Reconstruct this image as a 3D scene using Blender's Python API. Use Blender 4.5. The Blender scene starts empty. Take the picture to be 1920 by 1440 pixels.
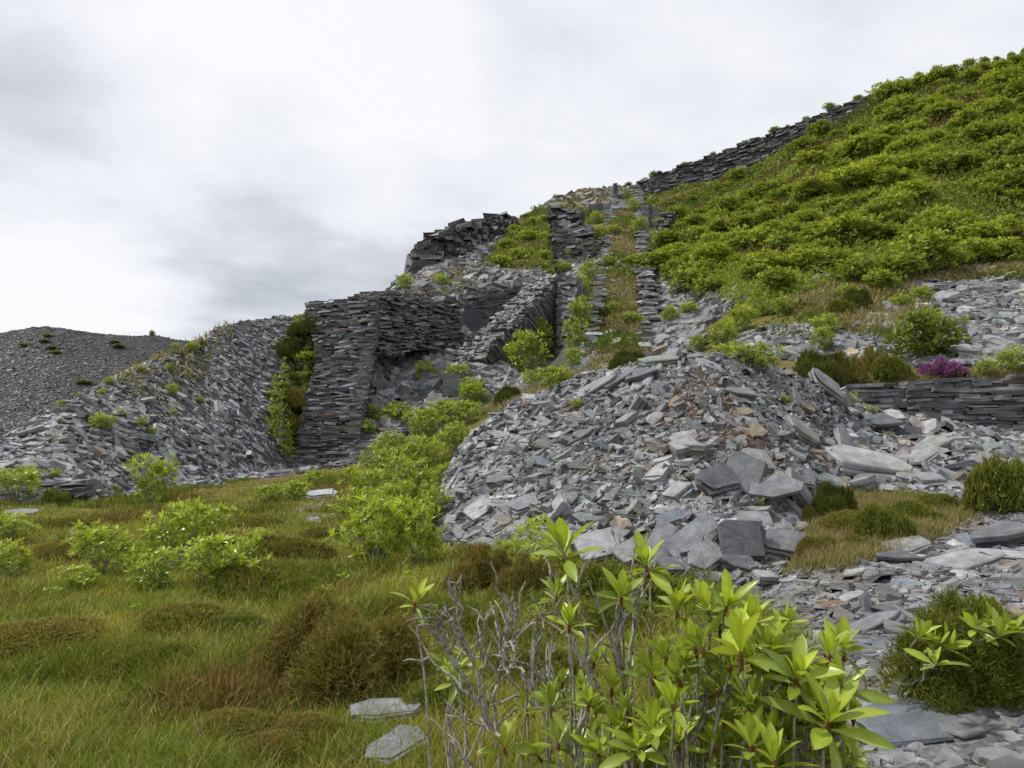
import bpy, bmesh, math, random
import numpy as np
from mathutils import Vector, Matrix
rng = np.random.default_rng(11)
random.seed(11)
R = math.radians
scene = bpy.context.scene
COL = scene.collection

# ------------------------------------------------------------------ camera
FPX = 1478.0; HOR = 800.0; CAMZ = 1.7
PITCH = math.atan((HOR - 720.0) / FPX)
cam_d = bpy.data.cameras.new("camera"); cam = bpy.data.objects.new("camera", cam_d); COL.objects.link(cam)
cam.location = (0, 0, CAMZ); cam.rotation_euler = (R(90) + PITCH, 0, 0)
cam_d.sensor_width = 36.0; cam_d.lens = FPX / 1920.0 * 36.0
cam_d.clip_start = 0.05; cam_d.clip_end = 5000
scene.camera = cam

# ------------------------------------------------------------------ light
SUN_EL, SUN_AZ = R(55), R(-78)          # azimuth from the view direction, negative = left
sun_d = bpy.data.lights.new("sun", 'SUN'); sun = bpy.data.objects.new("sun", sun_d); COL.objects.link(sun)
sun_d.energy = 3.0; sun_d.angle = R(3); sun_d.color = (1.0, 0.96, 0.88)
SUN_DIR = Vector((math.sin(SUN_AZ) * math.cos(SUN_EL), math.cos(SUN_AZ) * math.cos(SUN_EL), math.sin(SUN_EL)))
sun.rotation_euler = SUN_DIR.to_track_quat('Z', 'Y').to_euler()
sun.location = (0, 0, 60)
scene.view_settings.view_transform = 'Standard'; scene.view_settings.look = 'None'
scene.view_settings.exposure = 0.2; scene.view_settings.gamma = 1.0
scene.view_settings.use_curve_mapping = False
try:
    scene.cycles.max_bounces = 6; scene.cycles.transparent_max_bounces = 4
    scene.cycles.use_denoising = True
except Exception:
    pass

def ray(u, v):
    """pixel of the photograph (1920 wide) -> (X/Y, Z/Y) slopes of its sight line"""
    xc = (u - 960.0) / FPX; zc = -(v - 720.0) / FPX
    y = math.cos(PITCH) - math.sin(PITCH) * zc
    z = math.sin(PITCH) + math.cos(PITCH) * zc
    return xc / y, z / y
def proj(x, y, z):
    z = z - CAMZ
    f = math.cos(PITCH) * y + math.sin(PITCH) * z
    up = -math.sin(PITCH) * y + math.cos(PITCH) * z
    return 960.0 + FPX * x / f, 720.0 - FPX * up / f
def P(u, v, d):
    a, b = ray(u, v); return np.array((a * d, d, CAMZ + b * d))

# ------------------------------------------------------------------ sky
world = bpy.data.worlds.new("World"); scene.world = world; world.use_nodes = True
nt = world.node_tree; N = nt.nodes; LK = nt.links; N.clear()
def nd(tree, t, **kw):
    n = tree.nodes.new(t)
    for k, v in kw.items(): setattr(n, k, v)
    return n
def math_n(tree, op, a, b=None, c=None, clamp=False):
    n = nd(tree, 'ShaderNodeMath', operation=op, use_clamp=clamp)
    for i, q in enumerate((a, b, c)):
        if q is None: continue
        if isinstance(q, (int, float)): n.inputs[i].default_value = q
        else: tree.links.new(q, n.inputs[i])
    return n.outputs[0]
def mixc(tree, f, a, b, bt='MIX'):
    n = nd(tree, 'ShaderNodeMix', data_type='RGBA', blend_type=bt)
    for i, q in ((0, f), (6, a), (7, b)):
        if isinstance(q, (int, float)): n.inputs[i].default_value = q
        elif isinstance(q, tuple): n.inputs[i].default_value = (*q, 1) if len(q) == 3 else q
        else: tree.links.new(q, n.inputs[i])
    return n.outputs[2]
def rng_n(tree, v, a, b, c=0.0, d=1.0, smooth=True):
    n = nd(tree, 'ShaderNodeMapRange', interpolation_type='SMOOTHSTEP' if smooth else 'LINEAR')
    tree.links.new(v, n.inputs[0])
    for i, q in enumerate((a, b, c, d)): n.inputs[i + 1].default_value = q
    return n.outputs[0]
out = nd(nt, 'ShaderNodeOutputWorld'); bg = nd(nt, 'ShaderNodeBackground'); LK.new(bg.outputs[0], out.inputs[0])
sky = nd(nt, 'ShaderNodeTexSky', sky_type='NISHITA', sun_disc=False, sun_elevation=SUN_EL, sun_rotation=SUN_AZ, air_density=1.0, dust_density=2.0)
tc = nd(nt, 'ShaderNodeTexCoord')
DIRV = tc.outputs['Generated']
sep = nd(nt, 'ShaderNodeSeparateXYZ'); LK.new(DIRV, sep.inputs[0])
den = math_n(nt, 'ADD', math_n(nt, 'ABSOLUTE', sep.outputs[2]), 0.16)
px = math_n(nt, 'DIVIDE', sep.outputs[0], den); py = math_n(nt, 'DIVIDE', sep.outputs[1], den)
comb = nd(nt, 'ShaderNodeCombineXYZ'); LK.new(px, comb.inputs[0]); LK.new(py, comb.inputs[1]); comb.inputs[2].default_value = 0.37
def noise_w(scale, detail, rough, off, dist=0.6):
    mp = nd(nt, 'ShaderNodeMapping'); LK.new(comb.outputs[0], mp.inputs[0]); mp.inputs['Location'].default_value = off
    n = nd(nt, 'ShaderNodeTexNoise'); LK.new(mp.outputs[0], n.inputs[0])
    n.inputs['Scale'].default_value = scale; n.inputs['Detail'].default_value = detail
    n.inputs['Roughness'].default_value = rough; n.inputs['Distortion'].default_value = dist
    return n.outputs['Fac']
n1 = noise_w(0.9, 7, 0.52, (3.1, 1.7, 0)); n2 = noise_w(2.3, 8, 0.56, (9.0, 4.0, 0), 0.2)
def blob(u, v, r_in, r_out):
    a, b = ray(u, v); d = Vector((a, 1, b)).normalized()
    vm = nd(nt, 'ShaderNodeVectorMath', operation='DOT_PRODUCT'); LK.new(DIRV, vm.inputs[0]); vm.inputs[1].default_value = d
    return rng_n(nt, vm.outputs['Value'], math.cos(R(r_out)), math.cos(R(r_in)))
val = math_n(nt, 'MULTIPLY_ADD', n1, 0.74, 0.16)
val = math_n(nt, 'MULTIPLY_ADD', n2, 0.72, val)
for (u, v, a, b, k) in SKY_BLOBS if 'SKY_BLOBS' in globals() else [
        (520, 90, 1, 17, 0.40), (330, 330, 1, 15, -0.23), (640, 400, 1, 11, -0.13), (60, 250, 1, 12, -0.06), (40, 560, 1, 10, 0.34), (200, 500, 1, 8, 0.2), (420, 560, 1, 7, 0.1),
        (1000, 240, 1, 14, -0.04), (1500, 120, 2, 24, 0.10), (900, -200, 3, 30, 0.12)]:
    val = math_n(nt, 'MULTIPLY_ADD', blob(u, v, a, b), k, val)
t = rng_n(nt, val, 0.42, 1.2, 0, 1, False)
cr = nd(nt, 'ShaderNodeValToRGB'); LK.new(t, cr.inputs[0])
e = cr.color_ramp.elements
e[0].position = 0.0; e[0].color = (0.33, 0.365, 0.44, 1)
e[1].position = 1.0; e[1].color = (1.0, 1.0, 1.02, 1)
m = e.new(0.4); m.color = (0.62, 0.65, 0.71, 1)
m = e.new(0.72); m.color = (0.86, 0.885, 0.94, 1)
skyc = mixc(nt, 1.0, sky.outputs[0], (0.09, 0.09, 0.09), 'MULTIPLY')
fin = mixc(nt, 0.93, skyc, cr.outputs[0])
LK.new(fin, bg.inputs[0]); bg.inputs[1].default_value = 0.88

# ------------------------------------------------------------------ helpers
def tag(o, label=None, cat=None, group=None, kind=None):
    if label: o['label'] = label
    if cat: o['category'] = cat
    if group: o['group'] = group
    if kind: o['kind'] = kind
    return o
def empty(name, loc):
    o = bpy.data.objects.new(name, None); COL.objects.link(o); o.location = loc; o.empty_display_size = 0.2; return o
def mesh_data(name, V, loops, sizes, mats, col=None, smooth=False, mi=None):
    V = np.asarray(V, np.float32); loops = np.asarray(loops, np.int32).ravel(); sizes = np.asarray(sizes, np.int32)
    me = bpy.data.meshes.new(name)
    me.vertices.add(len(V)); me.vertices.foreach_set('co', V.ravel())
    me.loops.add(len(loops)); me.loops.foreach_set('vertex_index', loops)
    me.polygons.add(len(sizes))
    st = np.zeros(len(sizes), np.int32); st[1:] = np.cumsum(sizes)[:-1]
    me.polygons.foreach_set('loop_start', st)
    for m_ in (mats if isinstance(mats, (list, tuple)) else [mats]): me.materials.append(m_)
    if mi is not None: me.polygons.foreach_set('material_index', np.asarray(mi, np.int32))
    me.update(calc_edges=True)
    if col is not None:
        a = me.color_attributes.new('Col', 'FLOAT_COLOR', 'POINT')
        c = np.ones((len(V), 4), np.float32); c[:, :3] = col
        a.data.foreach_set('color', c.ravel())
    me.polygons.foreach_set('use_smooth', np.full(len(sizes), bool(smooth)))
    return me
def link(name, me, parent=None):
    o = bpy.data.objects.new(name, me); COL.objects.link(o)
    if parent is not None: o.parent = parent
    return o
class Bag:
    """collects vertex blocks and faces for one mesh"""
    def __init__(s): s.V = []; s.L = []; s.S = []; s.C = []; s.n = 0
    def add(s, V, faces, sizes, col):
        V = np.asarray(V, float).reshape(-1, 3)
        s.V.append(V); s.L.append(np.asarray(faces).ravel() + s.n); s.S.append(np.asarray(sizes).ravel())
        c = np.asarray(col, float); c = np.broadcast_to(c, (len(V), 3)); s.C.append(c); s.n += len(V)
    def data(s, name, mat, smooth=False):
        return mesh_data(name, np.vstack(s.V), np.concatenate(s.L), np.concatenate(s.S), mat, np.vstack(s.C), smooth)
def hashn(ix, iy, seed):
    h = (ix.astype(np.int64) * 374761393 + iy.astype(np.int64) * 668265263 + seed * 1442695041) & 0x7fffffff
    h = ((h ^ (h >> 13)) * 1274126177) & 0x7fffffff
    return ((h ^ (h >> 16)) & 0xffff) / 65535.0
def vnoise(x, y, sc, seed=0):
    x = np.asarray(x, float) / sc; y = np.asarray(y, float) / sc
    ix = np.floor(x); iy = np.floor(y); fx = x - ix; fy = y - iy
    fx = fx * fx * (3 - 2 * fx); fy = fy * fy * (3 - 2 * fy)
    a = hashn(ix, iy, seed); b = hashn(ix + 1, iy, seed); c = hashn(ix, iy + 1, seed); d = hashn(ix + 1, iy + 1, seed)
    return (a * (1 - fx) + b * fx) * (1 - fy) + (c * (1 - fx) + d * fx) * fy
def fbm(x, y, sc, seed=0, oct=3):
    r = 0; a = 1; tot = 0
    for k in range(oct):
        r = r + a * vnoise(x, y, sc / 2 ** k, seed + 17 * k); tot += a; a *= 0.5
    return r / tot
def inpoly(poly, u, v):
    u = np.asarray(u, float); v = np.asarray(v, float); r = np.zeros(u.shape, bool)
    n = len(poly); j = n - 1
    for i in range(n):
        xi, yi = poly[i]; xj, yj = poly[j]
        with np.errstate(divide='ignore', invalid='ignore'):
            c = ((yi > v) != (yj > v)) & (u < (xj - xi) * (v - yi) / ((yj - yi) or 1e-9) + xi)
        r ^= c; j = i
    return r

# ------------------------------------------------------------------ terrain: profiles along sight lines
# every line holds (u, v, depth) for a point seen in the photo, or (u, None, depth, height) for one it hides
Z0 = [(-2300, None, .7, 0), (960, None, .7, 0), (1900, None, .7, .3), (4200, None, .7, .5)]
Z1 = [(-2300, None, 3.2, 0), (960, None, 3.2, .0), (1500, None, 3.2, .16), (1900, None, 3.2, .38), (4200, None, 3.2, .6)]
Z2 = [(-2300, None, 6, 0), (960, None, 6, .0), (1500, None, 6, .18), (1900, None, 6, .38), (4200, None, 6, .6)]
Z3 = [(-2300, None, 8, .0), (640, None, 9, .0), (830, 1012, 11.3), (900, 1032, 10.4), (1000, 1042, 9.9), (1100, 1052, 9.6), (1250, 1078, 8.9),
      (1340, 1092, 8.5), (1450, 1078, 8.6), (1490, 1035, 9.2), (1515, 965, 10.8), (1600, 930, 12), (1800, 945, 11), (1920, 1000, 9), (2500, None, 8, .8), (4200, None, 8, .8)]
Z5 = [(-2300, None, 10, 0), (-600, None, 12, 0), (640, None, 13, .0), (800, None, 13, .1), (832, 955, 12.4), (845, 890, 12.8), (870, 838, 13.2), (900, 800, 13.7), (1000, 750, 14.2),
      (1080, 718, 14.5), (1170, 690, 14.8), (1250, 664, 14.8), (1300, 658, 14.6), (1400, 672, 15), (1530, 712, 16.5), (1580, 742, 18),
      (1640, 780, 19.5), (1700, 790, 20.5), (1800, 800, 21), (1920, 812, 21.5), (2500, 820, 21), (4200, None, 21, 2)]
Z6 = [(-2300, None, 14, 0), (-600, None, 15, 0), (0, None, 15.5, 0), (250, None, 16.5, .0), (640, None, 20, .1), (800, None, 18, .2), (900, None, 19, .6), (1000, None, 20, 1.2),
      (1170, None, 20, 1.6), (1300, None, 19.5, 1.9), (1400, None, 20, 2.0), (1530, None, 20.5, 2.0), (1580, None, 21.2, 1.9), (1640, None, 21.8, 1.9), (1920, None, 22.1, 1.7), (4200, None, 22, 1.7)]
Z6b = [(-2300, None, 15, 0), (-600, None, 16, 0), (0, None, 16.5, 0), (250, None, 18.5, .05), (640, None, 26, .2), (800, None, 24, .7), (900, None, 25, 1.4), (1000, None, 26, 2.2),
       (1170, None, 26, 2.8), (1300, None, 23.5, 2.6), (1400, None, 22.4, 2.8), (1530, None, 22.2, 2.8), (1590, 716, 22.2), (1750, 712, 22.4), (1920, 702, 22.5), (2500, 700, 22.5), (4200, None, 22.5, 3)]
Z7 = [(-2300, None, 16, 0), (-600, None, 16.5, .0), (0, 930, 17), (100, 940, 17.5), (250, 926, 20), (330, 916, 21.5), (420, 905, 24), (480, 897, 26.5), (560, 885, 30), (640, 876, 32),
      (700, 858, 33), (760, 830, 33), (830, 800, 33), (900, 765, 34), (980, 735, 35), (1075, 700, 37), (1232, 690, 38), (1300, 680, 34), (1400, 675, 30),
      (1500, 690, 27), (1700, 702, 26), (1920, 694, 25), (2500, 690, 24), (4200, None, 24, 3.5)]
Z8 = [(-2300, None, 17, .2), (535, 850, 32.5), (550, 866, 33.6), (660, 866, 34), (700, 745, 37), (720, 670, 42), (780, 690, 41), (860, 660, 43), (900, 690, 41), (1000, 690, 42), (1040, 670, 46), (1075, 575, 51.5), (1150, 556, 52), (1232, 575, 51.5),
      (1300, 600, 46), (1400, 590, 40), (1500, 600, 36), (1700, 600, 34), (1920, 560, 36), (2500, 540, 35), (4200, None, 35, 8)]
Z9 = [(-2300, None, 17.5, .3), (588, 672, 37), (598, 690, 37.4), (690, 690, 37.4), (720, 648, 44.8), (780, 640, 45.5), (860, 622, 46), (900, 612, 49), (1000, 590, 50), (1040, 545, 60), (1075, 450, 76), (1150, 433, 78), (1232, 450, 76),
      (1300, 470, 66), (1400, 460, 62), (1500, 460, 56), (1700, 470, 50), (1920, 470, 47), (2500, 440, 46), (4200, None, 46, 14)]
Z9b = [(-2300, None, 18, .4), (-600, 905, 18.5), (-100, 865, 19.5), (0, 824, 20.4), (60, 798, 20.8), (140, 757, 21.8), (200, 722, 24), (300, 670, 28), (340, 642, 31), (400, 608, 35.5), (440, 594, 37.8), (500, 588, 40), (562, 592, 41.7),
       (572, 576, 39.5), (640, 566, 39.5), (700, 552, 42), (705, 552, 46), (780, 556, 46.5), (860, 566, 47), (930, 544, 51), (1030, 522, 55), (1045, 500, 70), (1075, 385, 108), (1150, 362, 110), (1215, 365, 110),
       (1240, 362, 111), (1320, 345, 108), (1400, 315, 105), (1480, 270, 103), (1560, 232, 101), (1640, 187, 99), (1760, 140, 97), (1920, 108, 95), (2500, 0, 90), (4200, None, 90, 40)]
Z10 = [(-2300, None, 19, .4), (-600, None, 19, .5), (0, None, 21.4, 1.2), (300, None, 29, 4), (562, None, 44, 7.4), (640, None, 44, 8), (700, None, 50, 8.4), (735, 545, 58), (780, 505, 70), (786, 470, 73), (800, 458, 74), (850, 438, 80), (905, 420, 88), (960, 413, 98), (1000, 397, 104),
       (1050, 368, 110), (1090, 352, 116), (1150, 349, 118), (1190, 347, 118), (1220, 328, 114), (1270, 314, 111.5), (1340, 290, 108.5), (1420, 260, 105.5), (1520, 216, 102), (1630, 181, 100), (1760, 131, 98), (1860, 111, 96.5),
       (1920, 98, 96), (2500, -10, 91), (4200, None, 91, 40)]
Z11 = [(-2300, None, 40, -1), (0, None, 40, -2), (300, None, 48, -1), (562, None, 60, 4), (700, None, 64, 8), (785, None, 88, 17), (905, None, 105, 23), (1000, None, 118, 28), (1190, None, 130, 37), (1500, None, 130, 42), (4200, None, 130, 40)]
Z12 = [(-2300, None, 100, -2), (600, None, 110, -2), (760, None, 115, 5), (1000, None, 140, 27), (1190, None, 150, 36), (4200, None, 150, 40)]
Z13 = [(-2300, None, 190, 18), (-300, 645, 182), (0, 623, 180), (50, 613, 180), (90, 610, 180), (130, 614, 180), (200, 621, 182), (280, 629, 185), (340, 635, 188), (420, 640, 190), (600, 655, 195), (760, None, 200, 14), (1000, None, 205, 25), (4200, None, 205, 35)]
Z14 = [(-2300, None, 430, 0), (4200, None, 430, 0)]
LINES = [Z0, Z1, Z2, Z3, Z5, Z6, Z6b, Z7, Z8, Z9, Z9b, Z10, Z11, Z12, Z13, Z14]
def line_sdz(L):
    r = []
    for p in L:
        if p[1] is None: r.append(((p[0] - 960.0) / FPX, p[2], p[3]))
        else:
            a, b = ray(p[0], p[1]); r.append((a, p[2], CAMZ + b * p[2]))
    r.sort(); return np.array(r)
SG = np.unique(np.concatenate([np.linspace(-2.2, -0.78, 50), np.linspace(-0.78, 0.78, 430), np.linspace(0.78, 2.2, 50)]))
DG = np.geomspace(0.7, 430, 460)
KD, KZ = [], []
for L in LINES:
    a = line_sdz(L); KD.append(np.interp(SG, a[:, 0], a[:, 1])); KZ.append(np.interp(SG, a[:, 0], a[:, 2]))
KD = np.array(KD); KZ = np.array(KZ)
i7, i8, i9, i9b = 7, 8, 9, 10
for k, f, lim in ((i8, .35, 532), (i9, .7, 586)):
    left = SG < (lim - 960) / FPX
    KD[k][left] = (KD[i7] * (1 - f) + KD[i9b] * f)[left]; KZ[k][left] = (KZ[i7] * (1 - f) + KZ[i9b] * f)[left]
for k in range(1, len(KD)): KD[k] = np.maximum(KD[k], KD[k - 1] + 0.08)
ZG = np.zeros((len(SG), len(DG)))
for i in range(len(SG)): ZG[i] = np.interp(DG, KD[:, i], KZ[:, i])
def smooth_ax(A, ax, n=1):
    for _ in range(n):
        B = A.copy()
        if ax == 0: B[1:-1] = .25 * A[:-2] + .5 * A[1:-1] + .25 * A[2:]
        else: B[:, 1:-1] = .25 * A[:, :-2] + .5 * A[:, 1:-1] + .25 * A[:, 2:]
        A = B
    return A
ZG = smooth_ax(smooth_ax(ZG, 0, 2), 1, 1)
XX = SG[:, None] * DG[None, :]; YY = np.broadcast_to(DG[None, :], XX.shape)
amp = np.interp(DG, [0, 6, 15, 25, 40, 60, 110, 200, 400], [.10, .16, .22, .35, .5, .9, 1.0, .7, 2])[None, :]
scl = 1.0
ZG += (fbm(XX, YY, 1.1, 3, 3) - .5) * np.minimum(amp, .35) + (fbm(XX, YY, 4.5, 5, 2) - .5) * np.clip(amp - .1, 0, 1.2) * np.clip((DG - 14) / 12, 0, 1)[None, :]
far = np.clip((DG - 120) / 30, 0, 1)[None, :]
ZG += far * ((fbm(XX, YY, 14, 8, 3) - .5) * 1.0)

def H(x, y):
    x = np.asarray(x, float); y = np.maximum(np.asarray(y, float), 0.71)
    s = np.clip(x / y, SG[0], SG[-1] - 1e-6); i = np.clip(np.searchsorted(SG, s) - 1, 0, len(SG) - 2)
    fs = (s - SG[i]) / (SG[i + 1] - SG[i])
    q = np.clip(np.log(y / DG[0]) / np.log(DG[1] / DG[0]), 0, len(DG) - 1.001); j = q.astype(int); fd = q - j
    return (ZG[i, j] * (1 - fs) + ZG[i + 1, j] * fs) * (1 - fd) + (ZG[i, j + 1] * (1 - fs) + ZG[i + 1, j + 1] * fs) * fd
def Hn(x, y, e=None):
    e = np.maximum(0.06, np.asarray(y) * 0.012) if e is None else e
    dx = (H(x + e, y) - H(x - e, y)) / (2 * e); dy = (H(x, y + e) - H(x, y - e)) / (2 * e)
    n = np.stack([-dx, -dy, np.ones_like(dx)], -1); return n / np.linalg.norm(n, axis=-1, keepdims=True)
def hit(u, v, dmin=0.75):
    """first ground point under a sight line"""
    s, b = ray(u, v); D = np.geomspace(dmin, 420, 3000); Z = H(s * D, D)
    k = np.argmax((Z - CAMZ) / D >= b)
    if (Z[k] - CAMZ) / D[k] < b: k = len(D) - 1
    d = D[k]; return np.array((s * d, d, H(s * d, d)))
def scatter(poly, dmin, dmax, n, power=0.0):
    """n random ground points whose place falls in an outline, dmin to dmax away; includes slopes that face away"""
    us = [p[0] for p in poly]; s0 = (min(us) - 960) / FPX * 1.03 - .01; s1 = (max(us) - 960) / FPX * 1.03 + .01
    got = []; tot = 0
    for _ in range(60):
        m_ = n * 4; s = rng.uniform(s0, s1, m_); d = np.exp(rng.uniform(math.log(dmin), math.log(dmax), m_))
        x = s * d; z = H(x, d); u, v = proj(x, d, z); ok = inpoly(poly, u, v)
        g = np.stack([x[ok], d[ok], z[ok]], -1); got.append(g); tot += len(g)
        if tot >= n: break
    g = np.vstack(got)[:n]; return g
# ------------------------------------------------------------------ materials
def new_mat(name):
    m = bpy.data.materials.new(name); m.use_nodes = True; t = m.node_tree
    b = t.nodes['Principled BSDF']; return m, t, b
def noise(t, scale, detail=4, rough=.55, coord='Object', vec=None):
    n = nd(t, 'ShaderNodeTexNoise'); n.inputs['Scale'].default_value = scale; n.inputs['Detail'].default_value = detail; n.inputs['Roughness'].default_value = rough
    if vec is None:
        c = nd(t, 'ShaderNodeTexCoord'); t.links.new(c.outputs[coord], n.inputs[0])
    else: t.links.new(vec, n.inputs[0])
    return n.outputs['Fac']
def bump(t, b, h, strength, dist):
    n = nd(t, 'ShaderNodeBump'); n.inputs['Strength'].default_value = strength; n.inputs['Distance'].default_value = dist
    t.links.new(h, n.inputs['Height']); t.links.new(n.outputs[0], b.inputs['Normal'])
def attr(t, name='Col'):
    n = nd(t, 'ShaderNodeAttribute', attribute_name=name); return n.outputs['Color']
def slate_material(name, sc=1.0, lichen=.5):
    m, t, b = new_mat(name)
    col = attr(t)
    nz = noise(t, 5 * sc, 6, .65)
    f = rng_n(t, nz, .3, .7, .6, 1.4, False)
    c = mixc(t, 1.0, col, f, 'MULTIPLY')
    # crusty pale lichen and dark weathering
    l1 = noise(t, 9 * sc, 3, .6); l2 = noise(t, 1.7 * sc, 2, .5)
    lm = math_n(t, 'MULTIPLY', rng_n(t, l1, .58, .66), rng_n(t, l2, .5, .62)); lm = math_n(t, 'MULTIPLY', lm, lichen)
    c = mixc(t, lm, c, (.40, .42, .36))
    d2 = noise(t, 2.3 * sc, 4, .6); dm = math_n(t, 'MULTIPLY', rng_n(t, d2, .5, .72), .55)
    wv = nd(t, 'ShaderNodeTexCoord'); mp = nd(t, 'ShaderNodeMapping'); mp.inputs['Scale'].default_value = (3 * sc, 5 * sc, 46 * sc); mp.inputs['Rotation'].default_value = (.3, .2, 0); t.links.new(wv.outputs['Object'], mp.inputs[0]); st_ = noise(t, 1.0, 3, .6, vec=mp.outputs[0])
    c = mixc(t, 1.0, c, rng_n(t, st_, .3, .7, .78, 1.22, False), 'MULTIPLY')
    br = noise(t, 1.1 * sc, 5, .65); c = mixc(t, math_n(t, 'MULTIPLY', rng_n(t, br, .52, .68), .5), c, (.20, .155, .10))
    c = mixc(t, dm, c, (.07, .075, .08))
    t.links.new(c, b.inputs['Base Color'])
    t.links.new(rng_n(t, nz, .3, .8, .42, .62, False), b.inputs['Roughness']); b.inputs['Specular IOR Level'].default_value = .45
    bump(t, b, math_n(t, 'ADD', noise(t, 18 * sc, 6, .75), st_), .7, .025 / sc)
    return m
M_STONE = slate_material('slate_stone', 1.0)
M_FAR_STONE = slate_material('distant_slate', .35, .15)
M_WALL = slate_material('walling_slate', .8, .35)
def leaf_material(name, trans=.3, rough=.38, spec=.5, tint=None):
    m, t, b = new_mat(name); o = t.nodes['Material Output']
    col = attr(t); n = noise(t, 30, 2)
    c = mixc(t, 1.0, col, rng_n(t, n, .2, .8, .85, 1.15, False), 'MULTIPLY')
    if tint: c = mixc(t, 1.0, c, tint, 'MULTIPLY')
    t.links.new(c, b.inputs['Base Color']); b.inputs['Roughness'].default_value = rough; b.inputs['Specular IOR Level'].default_value = spec
    tr = nd(t, 'ShaderNodeBsdfTranslucent'); c2 = mixc(t, 1.0, c, (1.15, 1.08, .6), 'MULTIPLY'); t.links.new(c2, tr.inputs[0])
    mx = nd(t, 'ShaderNodeMixShader'); mx.inputs[0].default_value = trans
    t.links.new(b.outputs[0], mx.inputs[1]); t.links.new(tr.outputs[0], mx.inputs[2]); t.links.new(mx.outputs[0], o.inputs[0])
    return m
M_LEAF = leaf_material('rhododendron_leaf', .36, .33)
M_FARLEAF = leaf_material('shrub_leaf', .30, .5, .3, (.98, .95, 1.1))
M_SPRIG = leaf_material('heather_sprig', .22, .7, .15)
M_GRASS = leaf_material('grass_blade', .3, .6, .2)
def plain(name, rough=.8, nscale=12, b_s=.4, b_d=.01, lo=.75, hi=1.25):
    m, t, b = new_mat(name); col = attr(t); n = noise(t, nscale, 5, .65)
    t.links.new(mixc(t, 1.0, col, rng_n(t, n, .25, .75, lo, hi, False), 'MULTIPLY'), b.inputs['Base Color']); b.inputs['Roughness'].default_value = rough
    b.inputs['Specular IOR Level'].default_value = .3
    bump(t, b, n, b_s, b_d); return m
M_PETAL = leaf_material('petal', .3, .6, .2)
def bark_material():
    m, t, b = new_mat('lichened_bark')
    n1_ = noise(t, 60, 5, .7); n2_ = noise(t, 14, 3)
    c = mixc(t, rng_n(t, n1_, .36, .54), (.13, .105, .085), (.38, .35, .315))
    c = mixc(t, rng_n(t, n2_, .55, .75), c, (.2, .15, .11)); t.links.new(c, b.inputs['Base Color']); b.inputs['Roughness'].default_value = .85
    bump(t, b, n1_, .6, .003); return m
M_BARK = bark_material()

# ------------------------------------------------------------------ ground zones (outlines seen in the photo, each with its own reach)
ZONES = {
 'mound': ([(820, 1015), (832, 950), (840, 885), (900, 795), (1000, 745), (1080, 712), (1170, 682), (1250, 655), (1310, 648), (1400, 664), (1530, 704), (1580, 735), (1600, 925), (1515, 960), (1490, 1035), (1450, 1080), (1340, 1097), (1250, 1080), (1100, 1054), (1000, 1044), (900, 1034)], 8.2, 18.5),
 'side_scree': ([(1570, 735), (1640, 775), (1700, 785), (1800, 793), (1920, 803), (2300, 800), (2300, 960), (1810, 948), (1720, 935), (1600, 925)], 9, 23),
 'path': ([(1340, 1095), (1450, 1080), (1520, 1065), (1640, 1055), (1720, 1030), (1790, 985), (1850, 965), (1930, 955), (2300, 950), (2600, 1700), (1570, 1700), (1590, 1440), (1560, 1300), (1480, 1160), (1390, 1115)], 1.2, 10.5),
 'tip': ([(-700, 950), (-600, 890), (-100, 855), (0, 815), (60, 788), (140, 748), (200, 712), (300, 660), (340, 632), (400, 600), (440, 585), (500, 578), (565, 580), (575, 640), (560, 740), (552, 850), (650, 858), (660, 872), (560, 888), (480, 900), (420, 908), (330, 918), (250, 930), (100, 944), (0, 934)], 16, 48),
 'mid_scree': ([(700, 650), (760, 640), (870, 615), (905, 660), (960, 700), (1010, 735), (960, 755), (900, 720), (830, 690), (830, 760), (760, 800), (690, 850), (640, 880), (640, 850), (690, 790)], 29, 50),
 'upper': ([(700, 548), (780, 514), (850, 492), (910, 460), (960, 430), (940, 460), (915, 490), (935, 510), (1040, 515), (1035, 530), (960, 545), (870, 575)], 44, 112),
 'incline_side': ([(1215, 490), (1260, 520), (1290, 560), (1320, 600), (1310, 660), (1235, 680), (1225, 600)], 33, 72),
 'hill_scree': ([(1735, 510), (1800, 497), (1920, 500), (2300, 500), (2300, 690), (1800, 690), (1560, 690), (1420, 660), (1330, 650), (1420, 620), (1520, 610), (1620, 600), (1700, 560)], 22, 60),
 'hill_scree_b': ([(1240, 520), (1330, 545), (1400, 560), (1330, 610), (1260, 600)], 33, 72),
 'patch': ([(540, 960), (600, 935), (650, 930), (650, 975), (600, 985)], 10, 24),
 'crest_top': ([(960, 415), (1090, 345), (1210, 340), (1215, 420), (1100, 395), (1040, 400), (1000, 400)], 90, 125),
}
ug, vg = proj(XX, YY, ZG)
slate = np.zeros(XX.shape); 
for k, (poly, a, b) in ZONES.items():
    m_ = inpoly(poly, ug, vg) & (YY > a * .92) & (YY < b * 1.1); slate[m_] = .45 if k == 'crest_top' else 1
slate[YY > 112] = 1; slate[(ug < 560) & (YY > 44)] = 1; slate[(ug > 690) & (ug < 930) & (YY > 44)] = 1
slate[(ug > 700) & (ug < 1240) & (YY > 30) & (YY < 60)] = np.maximum(slate[(ug > 700) & (ug < 1240) & (YY > 30) & (YY < 60)], .7)
slate = smooth_ax(smooth_ax(slate, 0, 2), 1, 1)
ns = fbm(XX, YY, .9, 31, 3); ns2 = fbm(XX, YY, 2.6, 37, 2)
gr = np.stack([.09 + .09 * ns, .10 + .07 * ns2, .022 + 0 * ns], -1)
dryk = np.clip((ns2 - .45) * 4, 0, 1)[..., None]
gr = gr * (1 - .7 * dryk) + np.array([.15, .10, .045]) * .7 * dryk
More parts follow.
